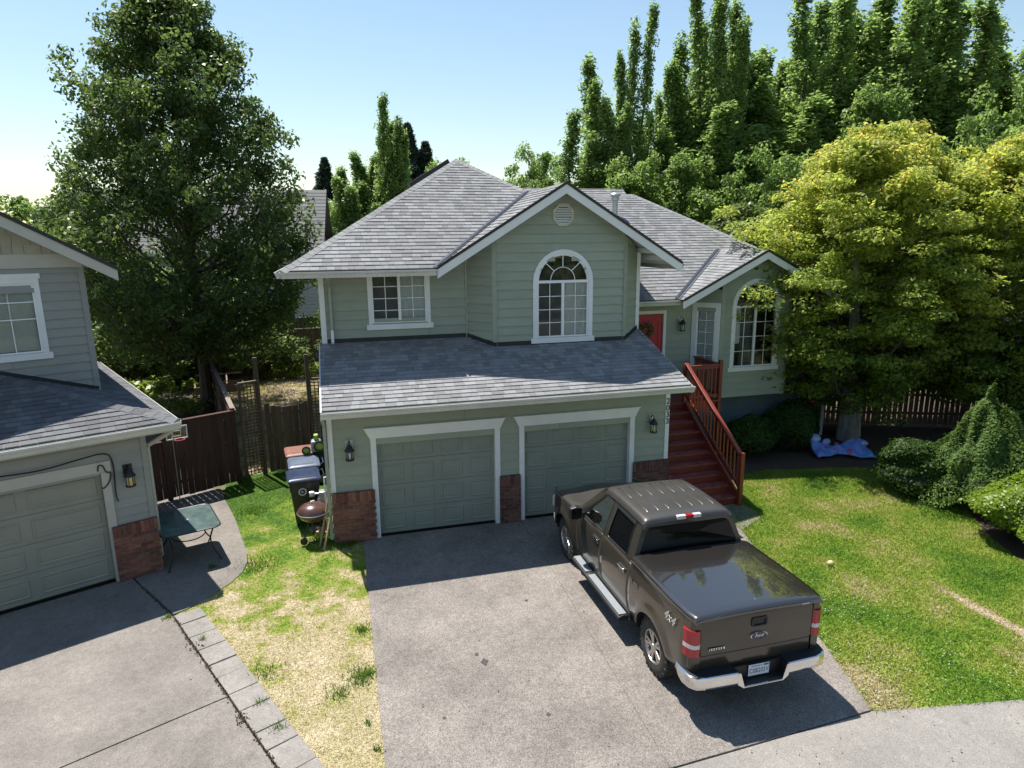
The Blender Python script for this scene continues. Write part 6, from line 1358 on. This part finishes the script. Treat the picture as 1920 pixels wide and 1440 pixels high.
# --- far conifers
def r_con(t): return max(.02, 5.6*(1-t))
c0 = tree('fir_tree', 'x', 'tree', (0,0,0), L_CON, seed=80, H=16, z0=.3, radf=r_con, n_limb=170, size=.2, per=22, clump=.30, trunk_r=.2, el=(-22,-4), sub=7, up=.4, flat=.45, topn=0, tws=.3, aspect=.3)
FL_ = [((9.0,60),1.13,'tall dark fir beside the columnar cluster'),((10.7,60),1.02,'shorter dark fir over the left roof slope'),((16.5,75),.93,'small far fir right of the roof peak'),((21.5,80),.93,'tiny far fir beside the round crowned tree'),((-1.4,62),.70,'far dark fir left of the columnar cluster'),((-3.0,64),.66,'far fir above the pale house roof'),((.3,66),.95,'slender far fir beside the yellowish tree'),((-19.5,24),.62,'dark conifer at the edge above the taupe gable'),((27,70),.93,'far fir behind the columnar row'),((18.6,82),.95,'far fir between roof peak and round tree')]
for i, ((x, y), sz, lab) in enumerate(FL_):
    o = c0 if i == 0 else copy_tree(c0); o.location = (x,y,0); o.scale = (sz,sz,sz); o.rotation_euler = (0,0,i*1.3); o['label'] = lab
# far wood closing the horizon
g = np.random.default_rng(5); xx = g.uniform(-160,220,2600); yy = g.uniform(85,150,2600); hh = g.uniform(5,11,2600); cc = np.c_[xx, yy, hh*g.uniform(.35,1,2600)]
co = clump_leaves(cc, g.uniform(1.2,2.4,2600), 26, g, .6, .5, .9)
tag(arr_mesh('far_wood', co, 4, L_CON, kind='stuff'), 'dark line of distant woodland along the horizon', 'wood')
# --- clipped shrubs
def blob(name, label, cat, loc, rad, n, size, leafm, seed, lump=.12, rz=0, group=None, shape=None, shell=.16, up=.35, aspect=.6, lf=3.0, core=.86, low=.82):
    g = np.random.default_rng(seed); t = thing(name, label, cat, loc, rz, group); d = unit(g.normal(0,1,(n,3))); d[:,2] = np.abs(d[:,2])*np.where(g.random(n) < low, 1, -.9)
    ph = g.uniform(0,6.28,(6,)); k = g.normal(0,lf,(6,3))
    def rr_(d): return 1+lump*sum(np.sin(d@k[i]+ph[i]) for i in range(6))/2.2
    R_ = np.array(rad); s = rr_(d)[:,None]*(1-shell*g.random((n,1))**1.5)*np.where(g.random((n,1)) < .05, g.uniform(1.0,1.13,(n,1)), 1.0)
    c = d*s*R_
    if shape is not None: c[:,:2] *= shape((c[:,2]+R_[2])/(2*R_[2]))[:,None]
    c[:,2] += R_[2]*.96; keep = c[:,2] > .01; c = c[keep]; nn = unit(d[keep]*.8+g.normal(0,.5,(keep.sum(),3))+np.array([0,0,up]))
    arr_mesh('foliage', leaf_quads(c, nn, size, g, aspect), 4, leafm, t)
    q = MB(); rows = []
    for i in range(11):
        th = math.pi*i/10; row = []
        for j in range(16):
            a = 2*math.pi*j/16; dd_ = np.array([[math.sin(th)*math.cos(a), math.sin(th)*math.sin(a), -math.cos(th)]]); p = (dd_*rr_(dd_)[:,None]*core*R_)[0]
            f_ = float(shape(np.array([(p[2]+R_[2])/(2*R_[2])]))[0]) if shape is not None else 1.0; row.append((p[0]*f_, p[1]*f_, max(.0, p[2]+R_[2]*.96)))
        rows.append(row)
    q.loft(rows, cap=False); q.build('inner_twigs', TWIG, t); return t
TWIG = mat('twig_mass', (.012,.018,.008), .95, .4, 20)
blob('boxwood_bush', 'dark round boxwood under the arched bay window', 'bush', (11.2,2.35,0), (.80,.70,.62), 9000, .034, L_BOX, 1, lump=.14)
blob('boxwood_bush', 'dark round boxwood nearer the maple trunk', 'bush', (12.72,2.5,0), (.82,.72,.70), 9000, .034, L_BOX, 2, lump=.14)
rb_ = blob('rose_bush', 'low rose bush with red blooms behind the boxwood', 'bush', (13.4,3.0,0), (.6,.4,.72), 3000, .045, L_SHRUB, 12, lump=.2)
for (x, y, z) in ((-.32,-.33,1.25),(.1,-.3,1.32),(-.1,-.38,1.1)): q = MB(); q.lathe([(.05*math.sin(t),-.05*math.cos(t)) for t in np.linspace(0,math.pi,8)], 10, (x,y,z)); q.build('rose_bloom', mat('rose_red', (.45,.02,.03), .6), rb_)
blob('boxwood_bush', 'dark clipped globe bush left of the cone shaped conifer', 'bush', (13.35,-1.15,0), (.85,.85,.68), 10000, .034, L_BOX, 3, lump=.14, lf=3.6)
blob('cone_conifer', 'clipped cone shaped dwarf conifer at the lawn edge', 'conifer', (14.05,-2.15,0), (1.22,1.22,1.26), 38000, .036, L_SPR, 4, lump=.19, shape=lambda f: np.interp(f, [0,.12,.3,.5,.68,.84,.94,1], [.9,1,.97,.80,.56,.36,.2,.04])/np.maximum(.22, np.sqrt(np.maximum(0,1-(2*f-1)**2))), lf=4.6, aspect=.35, up=.8, shell=.2, low=.55, core=.8)
hb = blob('hedge_bush', 'bright green privet hedge bush with an orange rose at the lawn edge', 'hedge', (13.75,-3.75,0), (1.25,.85,.62), 20000, .036, L_HEDGE, 5, lump=.15, lf=4, up=.6)
q = MB(); q.lathe([(.055*math.sin(t),-.04*math.cos(t)) for t in np.linspace(0,math.pi,8)], 10, (-.25,-.50,1.08)); q.build('rose_bloom', mat('rose_orange', (.75,.42,.22), .6), hb)
blob('hedge_bush', 'bright green clipped hedge bush nearer the sidewalk', 'hedge', (13.1,-4.95,0), (.95,.72,.5), 14000, .036, L_HEDGE, 6, lump=.13, lf=4, up=.6)
blob('dark_shrub', 'dark green shrub in the shade behind the cone conifer', 'bush', (16.4,-1.0,0), (1.1,1.0,.95), 7000, .06, L_BOX, 7, lump=.18)
# --- lilac behind the wing, with pink flower heads
t = blob('lilac_bush', 'tall lilac with fading pink blooms behind the entry roof', 'bush', (18.9,14.2,0), (2.6,2.0,3.7), 16000, .11, L_SHRUB, 9, lump=.16)
g = np.random.default_rng(31); d = unit(g.normal(0,1,(420,3))); d[:,2] = np.abs(d[:,2]); c = d*np.array([2.7,2.1,3.8])+np.array([0,0,3.55]); c = c[(c[:,0] > -.4)]
co = clump_leaves(c, np.full(len(c), .10), 14, g, .035, .3, 1.2); arr_mesh('blooms', co, 4, leafmat('lilac_bloom', (.22,.10,.16), (.42,.26,.32), .2), t)
# --- yard planting left
def leafy(name, label, loc, n, size, leafm, spread, h, seed, up=.9, aspect=.55):
    g = np.random.default_rng(seed); t = thing(name, label, 'plant', loc); K = n//14; c = np.c_[g.normal(0,spread[0],K), g.normal(0,spread[1],K), h*g.uniform(.25,1,K)**.7]
    arr_mesh('leaves', clump_leaves(c, np.full(K,.22), 14, g, size, up, .7, aspect=aspect), 4, leafm, t)
    q = MB()
    for i in range(0, K, 6): q.tube([(c[i,0]*.5,c[i,1]*.5,0),tuple(c[i])], [.012,.006], 4, cap=False)
    q.build('stems', BARK, t, kind='stuff'); return t
leafy('hosta_clump', 'bright yellow green hosta clump in the taupe house yard', (-6.9,14.7,0), 700, .16, L_HOSTA, (.75,.5), .8, 1)
leafy('hosta_clump', 'smaller pale hosta beside the rust brown fence', (-8.3,15.9,0), 260, .15, L_HOSTA, (.35,.3), .6, 2)
leafy('leafy_plant', 'grassy green weeds behind the taupe garage roof', (-5.7,12.3,0), 900, .07, L_SHRUB, (.6,.5), .6, 3, .3, .25)
leafy('leafy_plant', 'yellowing low plant at the foot of the big tree', (-5.0,12.1,0), 400, .08, L_HOSTA, (.3,.4), .5, 4)
for i, (x, y, lab) in enumerate(((-1.9,17.7,'pale green border plants at the left of the back fence'),(-.9,17.8,'pale green border plants in the middle of the back fence'),(.0,17.9,'pale green border plants nearest the green house wall'))): leafy('border_plant', lab, (x,y,0), 900, .07, L_HOSTA, (.5,.25), .55, 10+i, .5, .4)
leafy('tall_shrub', 'loose sunlit shrub against the brown back fence', (-2.3,17.9,0), 1600, .085, L_SHRUB, (.8,.4), 1.9, 21)
leafy('tall_shrub', 'variegated shrub tips beside the green house corner', (.15,16.9,0), 900, .08, L_HOSTA, (.25,.25), 3.4, 22)
leafy('tall_shrub', 'dark leafy shrub below the big tree by the back fence', (-4.6,17.6,0), 2600, .09, L_SHRUB, (1.1,.6), 2.4, 23)
leafy('tall_shrub', 'dark leafy shrub with one pink bloom in the taupe house yard', (-8.8,16.2,0), 2600, .09, L_SHRUB, (1.0,.6), 3.0, 24)
